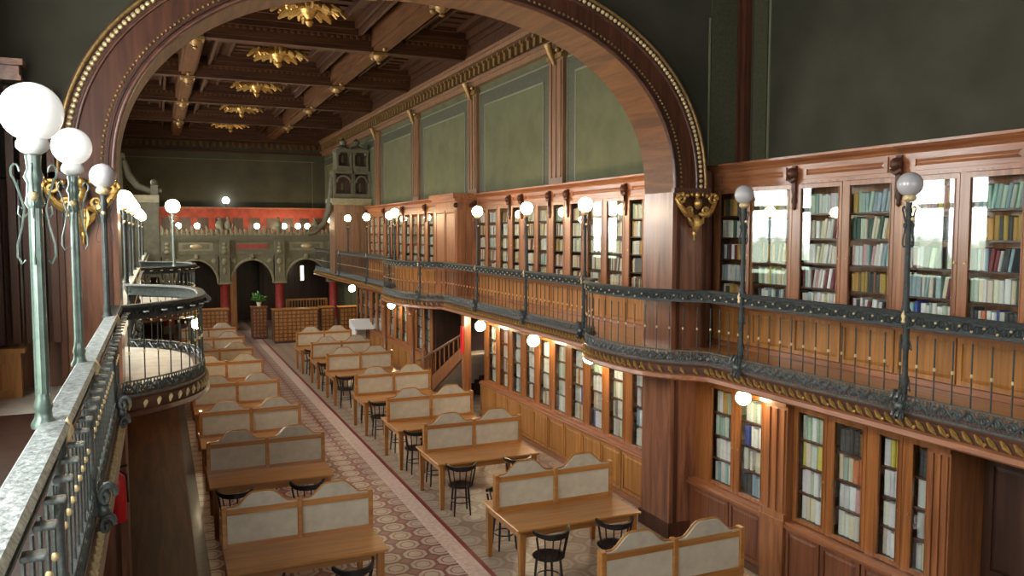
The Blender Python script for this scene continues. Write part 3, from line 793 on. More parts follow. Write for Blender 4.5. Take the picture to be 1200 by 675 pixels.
def raised_panel(mb, xf, ya, yb, z0, z1):
    # frame-and-field panel facing -x
    f = .05
    mb.box(xf, xf + .02, ya, yb, z0, z0 + f).box(xf, xf + .02, ya, yb, z1 - f, z1).box(xf, xf + .02, ya, ya + f, z0 + f, z1 - f).box(xf, xf + .02, yb - f, yb, z0 + f, z1 - f)
    a, b, c, d = ya + f, yb - f, z0 + f, z1 - f
    g = .035
    mb.loft([[(xf + .018, a, c), (xf + .018, b, c), (xf + .018, b, d), (xf + .018, a, d)], [(xf + .006, a + g, c + g), (xf + .006, b - g, c + g), (xf + .006, b - g, d - g), (xf + .006, a + g, d - g)]])

def bookcase(name, label, group, y0, y1, panes, upper, tail, near=True, left_pil=None, right_pil=None, pane_styles=None, ajar={}):
    if upper: xf, xb, zb, g0, g1, zf, zt = 7.65, 7.97, ZF + .012, 3.42, 5.0, 5.31, 5.42
    else: xf, xb, zb, g0, g1, zf, zt = 7.12, 7.56, .001, .93, 2.25, 2.40, 2.47
    wv, wh = (CHER, CHERH) if upper else (SLAT, CHERH)
    t = thing(name, label, 'bookcase', (xb, (y0 + y1) / 2, zb), group)
    W = dict(world=True)
    MB().box(xb - .02, xb, y0, y1, g0 - .08, zf).build('back_panel', CHER, t, **W)
    cs = MB().box(xf + .03, xb - .02, y0, y0 + .03, g0 - .08, zf).box(xf + .03, xb - .02, y1 - .03, y1, g0 - .08, zf).box(xf + .03, xb - .02, y0 + .03, y1 - .03, zf - .05, zf).box(xf + .03, xb - .02, y0 + .03, y1 - .03, g0 - .08, g0 - .01)
    cs.build('carcass', MAH, t, **W)
    nsh = 5 if upper else 4
    pitch = (g1 - g0) / nsh
    for k in range(1, nsh):
        MB().box(xf + .045, xb - .02, y0 + .03, y1 - .03, g0 + k * pitch - .03, g0 + k * pitch - .008).build('shelf', MAHH, t, **W)
    # stiles between the doors
    ed = [y0]
    for a, b in panes: ed += [a - .05, b + .05]
    ed.append(y1)
    st = MB()
    for i in range(0, len(ed), 2):
        if ed[i + 1] - ed[i] > .012: st.box(xf + .006, xf + .03, ed[i], ed[i + 1], g0 - .06, g1 + .06)
    st.box(xf + .006, xf + .03, y0, y1, g1 + .061, g1 + .09)
    st.build('face_stiles', wv, t, **W)
    for i, (a, b) in enumerate(panes):
        d = MB(); e = .048
        d.box(xf, xf + .028, a - e, a, g0 - .05, g1 + .055).box(xf, xf + .028, b, b + e, g0 - .05, g1 + .055).box(xf, xf + .028, a, b, g0 - .05, g0).box(xf, xf + .028, a, b, g1, g1 + .055)
        for q in (a - .004, b - .006): d.box(xf - .008, xf, q, q + .01, g0, g1)
        dr = d.build('door', wv, t, **W)
        if i in ajar:
            hl = Vector((xf + .014, a - e, 0)) - Vector((t.location.x, t.location.y, 0))
            dr.data.transform(Matrix.Translation(-hl)); dr.location = hl; dr.rotation_euler = (0, 0, ajar[i])
        MB().box(xf + .012, xf + .016, a, b, g0, g1).build('glass', GLASS, dr, **W)
        ky = b + .024 if i % 2 == 0 else a - .024
        MB().lathe([(.0, 0), (.012, .004), (.012, .014), (.004, .018), (.004, .03)], (xf - .012, ky, (g0 + g1) / 2 - .1), 7).build('knob', BRASS, dr, True, **W)
        for k in range(nsh):
            fill_row(xf + .055 + (0 if upper else .02), a - .01, b + .01, g0 + k * pitch - .008, pitch - .035, (['lowest', 'second lowest', 'middle', 'second highest', 'top'] if upper else ['lowest', 'second lowest', 'second highest', 'top'])[k] + ' shelf, ' + (tail(i) if callable(tail) else tail),
                     (UPSTY if near else FARSTY) if upper else LOSTY, .05 if upper else .075, .17 if upper else .24, near, (pane_styles or {}).get((i, k)))
    # base with raised panels
    if upper:
        MB().box(xf + .022, xb, y0, y1, zb, g0 - .081).box(xf - .03, xf + .022, y0, y1, zb, zb + .07).build('base', wh, t, **W)
        pz0, pz1, px = 2.84, 3.33, xf
        MB().box(xf - .03, xf + .022, y0, y1, 3.335, 3.365).build('ledge', wh, t, **W)
    else:
        MB().box(xf - .08, xb, y0, y1, zb, .80).box(xf - .11, xf - .08, y0, y1, zb, .10).build('base', MAHH if near else wh, t, **W)
        MB().box(xf - .14, xf + .03, y0, y1, .80, .835).box(xf - .11, xf + .03, y0, y1, .835, .869).build('ledge', CHERH, t, **W)
        pz0, pz1, px = .12, .79, xf - .101
    ped = [y0] + [(panes[i][1] + panes[i + 1][0]) / 2 for i in range(len(panes) - 1)] + [y1]
    for a, b in zip(ped[:-1], ped[1:]):
        m = MB(); raised_panel(m, px, a + .012, b - .012, pz0, pz1); m.build('base_panel', OAK if upper or not near else NEARP, t, **W)
    if upper:
        fz = MB().box(xf + .005, xb, y0, y1, g1 + .0901, zf)
        raised = MB(); raised_panel(raised, xf - .012, y0 + .16, y1 - .16, g1 + .115, zf - .02)
        fz.build('frieze', wh, t, **W); raised.build('frieze_panel', wh, t, **W)
        co = MB().extrude([(xb, zf), (xf - .02, zf), (xf - .04, zf + .03), (xf - .10, zf + .06), (xf - .115, zf + .075), (xf - .13, zf + .08), (xf - .13, zt), (xb, zt)], 'y', y0, y1)
        co.build('cornice', wh, t, **W)
        for yy in ([y0 + .001] if y0 < 9.9 else [y0 + .001, y1 - .001]):
            k = MB().lathe([(.0, 4.72), (.03, 4.75), (.02, 4.79), (.045, 4.84), (.03, 4.9), (.035, 4.98)], (xf - .005, yy, 0), 8)
            k.box(xf - .03, xf + .01, yy - .035, yy + .035, 4.95, 5.30)
            k.sphere((xf - .055, yy, 5.20), .075, 10, 6).sphere((xf - .09, yy, 5.2), .035, 8, 5)
            k.tube([(xf - .05, yy - .07, 5.13), (xf - .07, yy, 5.10), (xf - .05, yy + .07, 5.13)], .03, 6)
            k.build('corbel', MAH, t, True, **W)
    else:
        MB().box(xf + .006, xb, y0, y1, g1 + .0901, zt).box(xf - .05, xf + .006, y0, y1, 2.42, zt).build('frieze', wh, t, **W)
    for pil in (left_pil, right_pil):
        if not pil: continue
        a, b = pil
        m = MB().box(xf - .09, xb, a, b, .87, 2.40)
        for q in (.18, .5, .82): m.box(xf - .11, xf - .09, a + (b - a) * q - .05 * (b - a) * 2, a + (b - a) * q + .05 * (b - a) * 2, .95, 2.25)
        m.box(xf - .15, xf - .09, a - .03, b + .03, 2.30, 2.40).box(xf - .13, xf - .09, a - .01, b + .01, .87, .95)
        m.box(xf - .13, xb, a, b, zb, .80).box(xf - .15, xf + .03, a - .02, b + .02, .80, .87)
        m.build('pilaster', CHER, t, **W)
    return t

gu = 'upper gallery glazed bookcases'; gw = 'lower glazed bookcases under the gallery'
def dt(base, kind):
    return lambda i: '%s %s glass door' % (ordw(base + (i)), kind)
# near upper cases (door numbers count away from the pier)
def rev(base, n, kind): return lambda i: '%s %s glass door' % (ordw(base + n - 1 - i), kind)
ps = {(1, 3): ['ochre', 'ochre', 'ochre', 'brown'], (0, 3): ['charcoal', 'charcoal'], (0, 4): ['pale teal', 'grey blue']}
bookcase('glazed_bookcase', 'upper glazed bookcase against the right arch pier, beside the second unlit globe', gu, 8.28, 9.98, [(8.38, 9.03), (9.18, 9.82)], True, rev(0, 2, 'upper'), pane_styles={(0, 0): ['charcoal', 'grey blue', 'light grey']}, ajar={0: math.radians(9.5)})
bookcase('glazed_bookcase', 'upper glazed bookcase second from the arch pier, behind the bare balusters', gu, 6.65, 8.28, [(6.76, 7.36), (7.53, 8.17)], True, rev(2, 2, 'upper'), pane_styles={(0, 4): ['pale teal', 'grey blue', 'pale green'], (1, 4): ['pale teal', 'pale green', 'light grey'], (1, 3): ['cream', 'cream', 'white'], (1, 1): ['charcoal', 'burgundy', 'light grey', 'white'], (0, 3): ['pale green', 'dark green', 'burgundy', 'cream']})
bookcase('glazed_bookcase', 'upper glazed bookcase behind the nearest unlit globe, with ochre volumes', gu, 5.04, 6.65, [(5.21, 5.78), (5.95, 6.55)], True, rev(4, 2, 'upper'), pane_styles={(0, 4): ['pale teal', 'grey blue', 'pale green'], (0, 3): ['ochre', 'ochre', 'ochre', 'charcoal'], (0, 2): ['charcoal', 'grey blue', 'light grey', 'burgundy'], (0, 1): ['pale green', 'cream', 'burgundy', 'white'], (0, 0): ['white', 'orange red', 'light grey', 'charcoal']})
bookcase('glazed_bookcase', 'upper glazed bookcase nearest the camera, past the right edge of view', gu, 3.42, 5.04, [(3.55, 4.15), (4.31, 4.9)], True, 'x', False)
# far upper cases
for y0, y1, panes, lab in ((10.4, 12.45, [(10.55, 11.15), (11.3, 11.75), (11.9, 12.34)], 'upper bookcase just beyond the arch pier'),
                           (12.45, 14.67, [(12.56, 13.12), (13.32, 13.85), (14.1, 14.57)], 'three-door upper bookcase, second beyond the arch pier'),
                           (14.67, 15.5, [(14.88, 15.34)], 'narrow single-door upper bookcase on the near side of the middle bay'),
                           (15.5, 16.94, [(15.64, 16.1), (16.28, 16.79)], 'two-door upper bookcase in the middle of the far gallery'),
                           (16.94, 17.64, [(17.09, 17.5)], 'narrow single-door upper bookcase on the far side of the middle bay'),
                           (17.64, 19.85, [(17.76, 18.24), (18.49, 19.03), (19.2, 19.72)], 'three-door upper bookcase next to the dark projecting cupboard'),
                           (21.7, 24.2, [(21.85, 22.4), (22.6, 23.2), (23.45, 24.0)], 'upper bookcase first beyond the dark projecting cupboard'),
                           (24.2, 26.7, [(24.35, 24.9), (25.1, 25.7), (25.95, 26.5)], 'upper bookcase second beyond the dark projecting cupboard'),
                           (26.7, 29.2, [(26.85, 27.4), (27.6, 28.2), (28.45, 29.0)], 'upper bookcase third beyond the dark projecting cupboard'),
                           (29.2, 31.9, [(29.4, 30.0), (30.2, 30.8), (31.0, 31.6)], 'upper bookcase beside the carved pavilion at the far end')):
    bookcase('glazed_bookcase', 'glazed ' + lab, gu, y0, y1, panes, True, 'x', False)
# lower cases
bookcase('glazed_bookcase', 'lower glazed two-door bookcase tucked in beside the near face of the arch pier', gw, 8.06, 9.95, [(8.2, 8.63), (8.80, 9.24)], False, lambda i: '%s lower glass door from pier' % ordw(1 - i), left_pil=(7.64, 8.05), pane_styles={(0, 2): ['white', 'white', 'blue'], (0, 0): ['charcoal', 'grey blue', 'light grey'], (1, 3): ['pale green', 'white'], (1, 0): ['white', 'pale teal']})
bookcase('glazed_bookcase', 'lower glazed four-door bookcase with bright coloured spines, under the near right gallery', gw, 5.66, 7.63, [(5.73, 5.91), (6.09, 6.34), (6.56, 6.97), (7.14, 7.56)], False, lambda i: '%s lower glass door from pier' % ordw(5 - i), left_pil=(5.40, 5.655),
         pane_styles={(3, 3): ['pale green', 'pale green', 'white'], (3, 2): ['yellow', 'white', 'cream'], (2, 3): ['charcoal', 'brown'], (2, 2): ['cream', 'orange red', 'pink', 'blue', 'pale green', 'burgundy'], (1, 3): ['yellow', 'white', 'white'], (0, 3): ['grey blue', 'blue', 'charcoal'], (0, 2): ['white', 'charcoal'], (0, 1): ['burgundy', 'light grey'], (2, 1): ['pink', 'cream', 'white']})
def doors(y0, n, p=.7): return [(y0 + p * k + .12, y0 + p * k + p - .12) for k in range(n)]
for y0, n, lab in ((10.45, 1, 'lower single-door bookcase behind the arch pier'), (11.5, 3, 'lower three-door bookcase first beyond the arch pier'), (13.6, 3, 'lower three-door bookcase second beyond the arch pier'), (15.7, 3, 'lower bookcase next to the stair opening')):
    p = 1.0 if n == 1 else .7
    bookcase('glazed_bookcase', 'glazed ' + lab, gw, y0, y0 + n * p + (.05 if n == 1 else .0) + (.18 if y0 == 15.7 else 0), doors(y0, n, p), False, 'x', False)
for k in range(4):
    bookcase('glazed_bookcase', 'lower glazed bookcase beyond the stair, %s along the wall' % ordw(k), gw, 22.0 + 2.4 * k, 24.4 + 2.4 * k, doors(22.05 + 2.4 * k, 3, .77), False, 'x', False)

# books: the 300 that show largest are objects, the rest is one mass
bk = MB()
prof = [(1., -.5), (1., -.43), (.07, -.43), (.07, .43), (1., .43), (1., .5), (.06, .5), (.02, .36), (0, .14), (0, -.14), (.02, -.36), (.06, -.5)]
bk.extrude(prof, 'z', 0, 1); bk.m = 1; bk.box(.07, .96, -.425, .425, .02, .975)
proto = bk.build('book', [BOOK, PAGES]); bdata = proto.data
bpy.data.objects.remove(proto)
BOOKS.sort(key=lambda b: b[0])
mass = MB(); mcol = []; nb = 0
for (dist, x, y, z, t, h, d, c, lean, lab) in BOOKS:
    j = R.uniform(.8, 1.12); col = tuple(min(.85, v * j * R.uniform(.93, 1.07)) for v in PD[c])
    if lab and nb < 300:
        o = bpy.data.objects.new('book', bdata); COL.objects.link(o); nb += 1
        o.location = (x, y, z + (t * .5 * math.sin(abs(lean)))); o.scale = (d, t, h); o.rotation_euler = (lean, 0, 0)
        o.color = (*col, 1)
        o['label'] = '%s%s book, %s from pier, %s' % (c, ' leaning' if lean else '', lab[0], lab[1]); o['category'] = 'book'; o['group'] = 'books behind the near glass doors'
    else:
        k = len(mass.v)
        e = t * .18
        mass.loft([[(x + .01, y - t / 2, zz), (x, y - t / 2 + e, zz), (x, y + t / 2 - e, zz), (x + .01, y + t / 2, zz), (x + d, y + t / 2, zz), (x + d, y - t / 2, zz)] for zz in (z, z + h)])
        if lean:
            for i in range(k, len(mass.v)):
                vx, vy, vz = mass.v[i]; mass.v[i] = (vx, vy - (vz - z) * math.sin(lean), vz)
        mcol += [col] * 12
mo = mass.build('shelved_books', BOOKV)
ca = mo.data.color_attributes.new('Col', 'FLOAT_COLOR', 'POINT')
ca.data.foreach_set('color', [v for c in mcol for v in (*c, 1)])
mo['kind'] = 'stuff'; mo['label'] = 'rows of pale and dark books filling the farther glazed shelves'; mo['category'] = 'books'

# projecting dark cupboard on the gallery and dark doorway below on the near side
t = thing('gallery_cupboard', 'tall dark red projecting wooden cupboard between the far upper bookcases', 'cupboard', (7.6, 20.75, ZF))
W = dict(world=True)
MB().box(7.12, 7.98, 19.87, 21.65, ZF + .012, 5.22).build('body', CHER, t, **W)
m = MB()
for q in range(3): m.box(7.2 + q * .17, 7.32 + q * .17, 19.84, 19.87, 2.95, 5.0)
m.build('side_panel', CHER, t, **W)
m = MB()
for q in range(2): raised_panel(m, 7.1, 19.95 + q * .83, 20.73 + q * .83, 2.9, 5.0)
m.build('door_panel', CHER, t, **W)
MB().box(7.04, 7.98, 19.80, 21.72, 5.22, 5.30).box(6.98, 7.98, 19.75, 21.78, 5.30, 5.43).build('cornice', CHERH, t, **W)
MB().sphere((7.08, 19.84, 5.12), .07, 8, 5).sphere((7.5, 19.83, 5.12), .06, 8, 5).build('corbel', MAH, t, True, **W)
d = MB().box(7.5, 7.56, 2.0, 5.39, 0, 2.47)
d.box(7.44, 7.5, 4.62, 4.78, 0, 2.47).box(7.44, 7.5, 3.2, 3.36, 0, 2.47).box(7.40, 7.5, 2.0, 5.39, 2.3, 2.47)
o = struct('door_1', d, DARKW)
m = MB()
for a, b in ((3.4, 4.0), (4.02, 4.6), (4.82, 5.32)):
    for z0, z1 in ((.2, .95), (1.05, 2.2)): raised_panel(m, 7.47, a, b, z0, z1)
m.build('door_leaf', DARKW, o)
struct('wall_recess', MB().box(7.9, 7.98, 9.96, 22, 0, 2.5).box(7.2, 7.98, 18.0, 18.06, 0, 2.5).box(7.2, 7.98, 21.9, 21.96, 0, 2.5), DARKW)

# stair in the opening: rises towards the pier
t = thing('wooden_stair', 'wooden stair with slanting handrail in the opening under the right gallery', 'stair', (7.0, 20.0, 0))
ns = 9
for k in range(ns):
    y = 21.3 - k * .36
    MB().box(6.72, 7.85, y - .38, y, .17 * k + .13, .17 * k + .17).box(6.74, 7.85, y - .03, y - .005, .17 * k + .001, .17 * k + .13).build('step', LBOARD, t, **W)  # pale tread colour stands in for light on the steps
sl = MB().extrude([(21.3, .0), (21.3, .26), (18.1, 1.76), (18.1, 1.48), (20.9, 0)], 'x', 6.66, 6.72)
sl.build('stringer', CHER, t, **W)
MB().tube([(6.69, 22.0, .80), (6.69, 21.4, .95), (6.69, 18.2, 2.0)], .035, 8).build('handrail', PINK, t, True, **W)
for k in range(9):
    y = 21.1 - k * .36; MB().tube([(6.69, y, .3 + (21.3 - y) * .465), (6.69, y, 1.0 + (21.3 - y) * .325)], .022, 6).build('baluster', CHER, t, True, **W)
MB().cbox(6.62, 6.76, 21.3, 21.44, 0, 1.15, .01).lathe([(.05, 1.15), (.07, 1.2), (.03, 1.24), (.06, 1.3), (.0, 1.36)], (6.69, 21.37, 0), 10).build('newel_post', CHER, t, True, **W)
MB().cbox(6.60, 6.78, 17.95, 18.12, 0, 2.47, .01).build('end_post', CHER, t, **W)
MB().cbox(6.56, 6.6, 17.96, 18.11, 1.55, 2.2, .008).build('red_panel', REDP, t, label='red panel on the end post', **W)
t = thing('fire_extinguisher', 'bright red fire extinguisher hung on the left arch pier, beyond the left railing', 'fire extinguisher', (-.46, YA0 - .24, 1.38))
MB().lathe([(.075, 0), (.085, .02), (.085, .42), (.07, .48), (.03, .52), (.03, .54)], (0, 0, 0), 14).build('cylinder', REDP, t, True)
MB().lathe([(.03, .54), (.035, .56), (.02, .6)], (0, 0, 0), 8).tube([(0, 0, .58), (.1, -.02, .6)], .012, 5).tube([(0, 0, .56), (.09, -.02, .5), (.1, -.02, .2)], .01, 5).build('valve', BLACK, t, True)
MB().box(-.02, .02, .084, .195, .1, .4).build('bracket', BLACK, t)

# ------------------------------------------------------------------ reading tables with dividers
def make_table():
    t = thing('reading_table', 'x', 'table')
    w = .89
    MB().cbox(-w, w, -.78, .45, .725, .762, .008).build('tabletop', OAKX, t)
    ap = MB().box(-w + .08, w - .08, -.70, -.675, .63, .725).box(-w + .08, w - .08, .345, .37, .63, .725).box(-w + .055, -w + .08, -.70, .37, .63, .725).box(w - .08, w - .055, -.70, .37, .63, .725)
    ap.build('apron', OAKX, t)
    for x in (-w + .085, w - .085):
        for y in (-.70, .37):
            sx = .04
            MB().loft([[(x - a, y - a, z), (x + a, y - a, z), (x + a, y + a, z), (x - a, y + a, z)] for a, z in ((.028, 0), (.04, .5), (.042, .725))]).build('leg', OAK, t)
    d = MB()
    for x in (-.86, 0, .86): d.cbox(x - .028, x + .028, -.05, .05, .762, 1.25, .006)
    d.box(-.832, -.028, -.035, .035, 1.15, 1.215).box(.028, .832, -.035, .035, 1.15, 1.215).box(-.832, -.028, -.03, .03, .762, .81).box(.028, .832, -.03, .03, .762, .81)
    dv = d.build('divider_frame', OAKX, t)
    for s_ in (-1, 1):
        a, b = (.028, .832) if s_ > 0 else (-.832, -.028)
        MB().box(a, b, -.02, .02, .81, 1.15).build('fabric_panel', CREAM, dv)
        n = 20; prof = []
        for i in range(n + 1):
            u = i / n; q = min(1, max(0, (min(u, 1 - u) - .10) / .28)); q = q * q * (3 - 2 * q)
            prof.append((a + (b - a) * u, 1.225 + .155 * q))
        m = MB().extrude([(a, 1.215)] + prof + [(b, 1.215)], 'y', -.012, .05)
        m.build('arched_top', CREAMH, dv)
        MB().tube([(x, .019, z + .006) for x, z in prof], .014, 5).build('top_edge', OAKX, dv, True)
    return t

def make_chair():
    t = thing('bentwood_chair', 'x', 'chair')
    MB().lathe([(.0, .435), (.17, .435), (.2, .445), (.205, .458), (.19, .468), (.15, .462), (.0, .458)], (0, 0, 0), 20).build('seat', BLACK, t, True)
    for a in (50, 130, 230, 310):
        q = math.radians(a); c, s_ = math.cos(q), math.sin(q)
        MB().tube([(c * .155, s_ * .155, .44), (c * .175, s_ * .175, .25), (c * .2, s_ * .2, 0)], [.016, .017, .012], 7).build('leg', BLACK, t, True)
    MB().tube([(.145 * math.cos(k * PI / 8), .145 * math.sin(k * PI / 8), .20) for k in range(16)], .009, 5, True).build('ring_stretcher', BLACK, t, True)
    # curved crest rail with raised ends, back towards -y
    rings = []
    for k in range(13):
        a = math.radians(-90 + (k - 6) * 12.5); u = abs(k - 6) / 6
        r = .245; up = .06 * u ** 2.2; h = .075 * (1 - .45 * u)
        cx, cy = r * math.cos(a), r * math.sin(a) + .0
        ox, oy = math.cos(a) * .016, math.sin(a) * .016
        z0 = .73 + up; rings.append([(cx - ox, cy - oy, z0), (cx + ox, cy + oy, z0), (cx + ox, cy + oy, z0 + h), (cx - ox, cy - oy, z0 + h)])
    MB().loft(rings).build('crest_rail', BLACK, t, True)
    for k in (-5, -3, -1, 1, 3, 5):
        a = math.radians(-90 + k * 12.5)
        MB().tube([(.185 * math.cos(a), .185 * math.sin(a), .46), (.243 * math.cos(a), .243 * math.sin(a), .75)], .0095 if abs(k) < 5 else .014, 6).build('spindle', BLACK, t, True)
    return t

tbl = None; chr_ = None
RROW = [6.9, 9.68, 12.78, 15.15, 17.9, 21.25, 23.6, 26.3]
LROW = [9.78, 12.95, 15.3, 18.1, 21.1, 23.4, 26.0, 28.6]
def chair_at(x, y, rz, label, grp):
    global chr_
    if chr_ is None: c = chr_ = make_chair()
    else: c = copy_tree(chr_)
    c.location = (x, y, 0.003); c.rotation_euler = (0, 0, rz); c['label'] = label; c['group'] = grp
for side, xc, row in (('right', 4.86, RROW), ('left', 1.48, LROW)):
    for i, y in enumerate(row):
        if tbl is None: tt = tbl = make_table()
        else: tt = copy_tree(tbl)
        tt.location = (xc, y, .003)
        tt['label'] = 'oak reading table with cream arched dividers, %s from the near end of the %s row' % (ordw(i), side)
        tt['group'] = 'reading tables in the %s row' % side
        for k, dx in enumerate((-.50, .44)):
            which = ('aisle' if (k == 0) == (side == 'right') else 'wall')
            chair_at(xc + dx + R.uniform(-.05, .05) - (.08 if side == 'right' else .04), y - .92 + R.uniform(-.03, .03) - (.14 if side == 'left' and i < 2 else 0), R.uniform(-.3, .3),
                     'black bentwood chair on the near, %s side of %s table, %s row' % (which, ordw(i), side), 'bentwood chairs at the %s row' % side)
        if side == 'right' and i > 0:
            chair_at(xc - .48, y + .62, PI + R.uniform(-.2, .2), 'black bentwood chair behind %s table of right row, aisle side' % ordw(i), 'bentwood chairs at the right row')

# ------------------------------------------------------------------ far end: carved screen, card cabinets, pavilions
YS = 38.0
COLX = [-1.55, .38, 2.70, 5.06, 7.50]
sc = MB()
# entablature
for (x0, x1, y0, z0, z1) in ((XL, XR, YS - .02, 3.42, 3.52), (XL, XR, YS + .04, 3.52, 4.02), (XL, XR, YS - .08, 4.02, 4.1), (XL, XR, YS - .16, 4.1, 4.2), (XL, XR, YS - .22, 4.2, 4.27)):
    sc.box(x0, x1, y0, YS + .5, z0, z1)
scr = struct('wall_screen', sc, STONE)
scr['label'] = 'carved grey green three-arched screen at the end of the hall'
for i in range(4):
    a, b = COLX[i] + .26, COLX[i + 1] - .26
    c, r = (a + b) / 2, (b - a) / 2
    top, m = 3.42, MB()
    n = 20; zsp = 2.15
    arc = [(c + r * math.cos(PI * k / n), zsp + (3.20 - zsp) * math.sin(PI * k / n)) for k in range(n + 1)]
    for k in range(n):
        p, q = arc[k], arc[k + 1]
        m.loft([[(p[0], YS + .05, p[1]), (q[0], YS + .05, q[1]), (q[0], YS + .05, top), (p[0], YS + .05, top)], [(p[0], YS + .25, p[1]), (q[0], YS + .25, q[1]), (q[0], YS + .25, top), (p[0], YS + .25, top)]])
    m.build('arch_spandrel', STONE, scr)
    MB().tube([(p[0], YS + .04, p[1]) for p in arc], .06, 6).build('arch_rim', STONEL, scr, True)
    g = MB()
    for s_ in (-1, 1): g.sphere((c + s_ * r * .82, YS + .04, 3.14), .12, 8, 5, 1, .3, 1)
    g.sphere((c, YS, 3.32), .13, 8, 5, 1, .6, 1)
    g.build('spandrel_ornament', STONEL, scr, True)
    # frieze plaque
    m = MB().box(a + .2, b - .2, YS + .0, YS + .04, 3.58, 3.96)
    m.build('frieze_plaque', STONEL if i != 2 else STONE, scr)
    MB().box(a + (.25 if i == 2 else .35), b - (.25 if i == 2 else .35), YS - .02, YS, 3.68, 3.88).build('plaque_field', REDC if i == 2 else STONE, scr)
    if i != 2: MB().sphere((c, YS - .02, 3.78), .16, 8, 5, 1.6, .3, .7).build('plaque_rosette', GOLDP, scr, True)
for x in COLX:
    MB().box(x - .24, x + .24, YS - .12, YS + .4, 0, .35).box(x - .2, x + .2, YS - .1, YS + .3, 2.2, 3.42).box(x - .28, x + .28, YS - .16, YS + .42, 2.1, 2.2).box(x - .27, x + .27, YS - .16, YS + .4, 3.34, 3.42).box(x - .22, x + .22, YS - .2, YS + .1, 3.44, 4.02).build('pilaster', STONE, scr)
    MB().box(x - .21, x - .18, YS - .115, YS - .1, 2.2, 3.34).box(x + .18, x + .21, YS - .115, YS - .1, 2.2, 3.34).box(x - .29, x + .29, YS - .18, YS - .16, 2.12, 2.18).build('edge_line', STONEL, scr)
    MB().lathe([(.24, .35), (.21, .42), (.2, 1.2), (.19, 2.0), (.23, 2.1)], (x, YS + .1, 0), 14).build('red_shaft', REDC, scr, True)
    g = MB()
    for k in range(3): g.sphere((x, YS - .2, 3.55 + k * .17), .11 - .015 * k, 8, 5, 1.2, .6, 1)
    g.sphere((x, YS - .12, 3.1), .13, 8, 5, 1, .4, 1.2).sphere((x, YS - .12, 2.7), .09, 8, 5, 1, .4, 1.6)
    g.build('carved_console', STONEL, scr, True)
# cresting on the screen
cr = MB(); x = XL + .1; k = 0
while x < XR - .1:
    h = .30 + .12 * (k % 3 == 0)
    cr.tube([(x, YS - .05, 4.27), (x + .02, YS - .07, 4.27 + h * .6), (x - .04, YS - .05, 4.27 + h)], [.06, .085, .02], 6)
    cr.sphere((x + .1, YS - .06, 4.33), .07, 6, 4); x += .2; k += 1
cr.build('leaf_cresting', STONEL, scr, True)
fn = MB()
for x in (2.55, 2.9, 5.06, 6.7): fn.lathe([(.12, 4.27), (.2, 4.35), (.08, 4.42), (.17, 4.6), (.2, 4.75), (.1, 4.9), (.05, 4.95), (.09, 5.02), (.0, 5.12)], (x, YS + .1, 0), 10)
fn.build('urn_finials', STONEL, scr, True)
# gallery behind the screen: floor, red wall
struct('floor_gallery_end', MB().box(XL, XR, YS + .3, YE, 3.5, 3.6), SLAB)
rw = MB().box(XL, XR, YE - .5, YE, 3.6, 5.55)
o = struct('wall_gallery_end', rw, REDW)
MB().box(XL, XR, YE - .56, YE, 5.55, 5.62).build('top_molding', CHERH, o)
m = MB()
for k in range(12): m.box(XL + .3 + k * .8, XL + .8 + k * .8, YE - .53, YE - .5, 4.5, 5.1)
m.build('dark_recess', DARKW, o)
for x, l in ((.9, 'lit globe on the end gallery at its left end'), (1.7, 'lit globe on the end gallery, left of the urn finials'), (4.35, 'lit globe on the end gallery above the middle archway'), (5.6, 'lit globe on the end gallery, right of the middle archway'), (6.25, 'lit globe on the end gallery, second from its right end'), (6.7, 'lit globe on the end gallery at its right end')):
    t = thing('gallery_globe_lamp', l, 'lamp', (x, 40.2, 3.6), 'globe lamps on the end gallery')
    MB().lathe([(.08, 0), (.03, .06), (.025, .95), (.06, 1.0)], (0, 0, 0), 8).build('post', IRON, t, True)
    MB().sphere((0, 0, 1.1), .13, 14, 9).build('globe', LIT, t, True)
t = thing('wall_lamp', 'cold white round lamp high on the dark green end wall', 'lamp', (3.13, YE, 5.93))
MB().tube([(0, 0, -.3), (0, -.2, -.3), (0, -.3, -.12)], .025, 6).lathe([(.08, -.14), (.1, -.1)], (0, -.3, 0), 8).build('bracket', IRON, t, True)
MB().sphere((0, -.3, .03), .17, 18, 12).build('globe', LITW, t, True)
# behind the arches at ground level
bw = MB().box(XL, 3.0, YE - .6, YE - .5, 0, 3.5).box(4.6, XR, YE - .6, YE - .5, 0, 3.5).box(3.0, 4.6, YE - .1, YE, 0, 3.5)
for k in range(9): bw.box(4.8 + k * .38, 4.86 + k * .38, YE - .66, YE - .6, 0, 3.4)
struct('wall_under_gallery', bw, DARKW)
t = thing('wooden_post', 'tall orange lit wooden post just inside the middle archway', 'post', (3.12, 38.9, 0))
MB().cbox(-.14, .14, -.1, .1, 0, 3.3, .01).build('shaft', OAK, t); MB().cbox(-.18, .18, -.14, .14, 3.3, 3.5, .01).build('capital', OAK, t); MB().cbox(-.18, .18, -.14, .14, 0.001, .2, .01).build('base', OAK, t)
t = thing('strip_lamp', 'upright glowing strip lamp inside the right archway', 'lamp', (6.3, 39.5, 2.1))
MB().lathe([(.0, 0), (.07, .01), (.07, .7), (.0, .71)], (0, 0, 0), 10).build('tube', TUBE, t, True); MB().lathe([(.03, .7), (.05, .75), (.012, .8), (.012, 1.4)], (0, 0, 0), 8).build('hanger', IRON, t, True)
t = thing('low_barrier', 'low wooden barrier across the right archway', 'barrier', (6.3, YS + .35, 0))
b = MB().box(-.95, .95, -.04, .04, 1.25, 1.33).box(-.95, .95, -.03, .03, .05, .12).box(-.95, -.87, -.04, .04, 0.001, 1.25).box(.87, .95, -.04, .04, 0.001, 1.25)
b.build('frame', OAK, t)
m = MB()
for k in range(13): m.tube([(-.8 + k * .133, 0, .12), (-.8 + k * .133, 0, 1.25)], .022, 6)
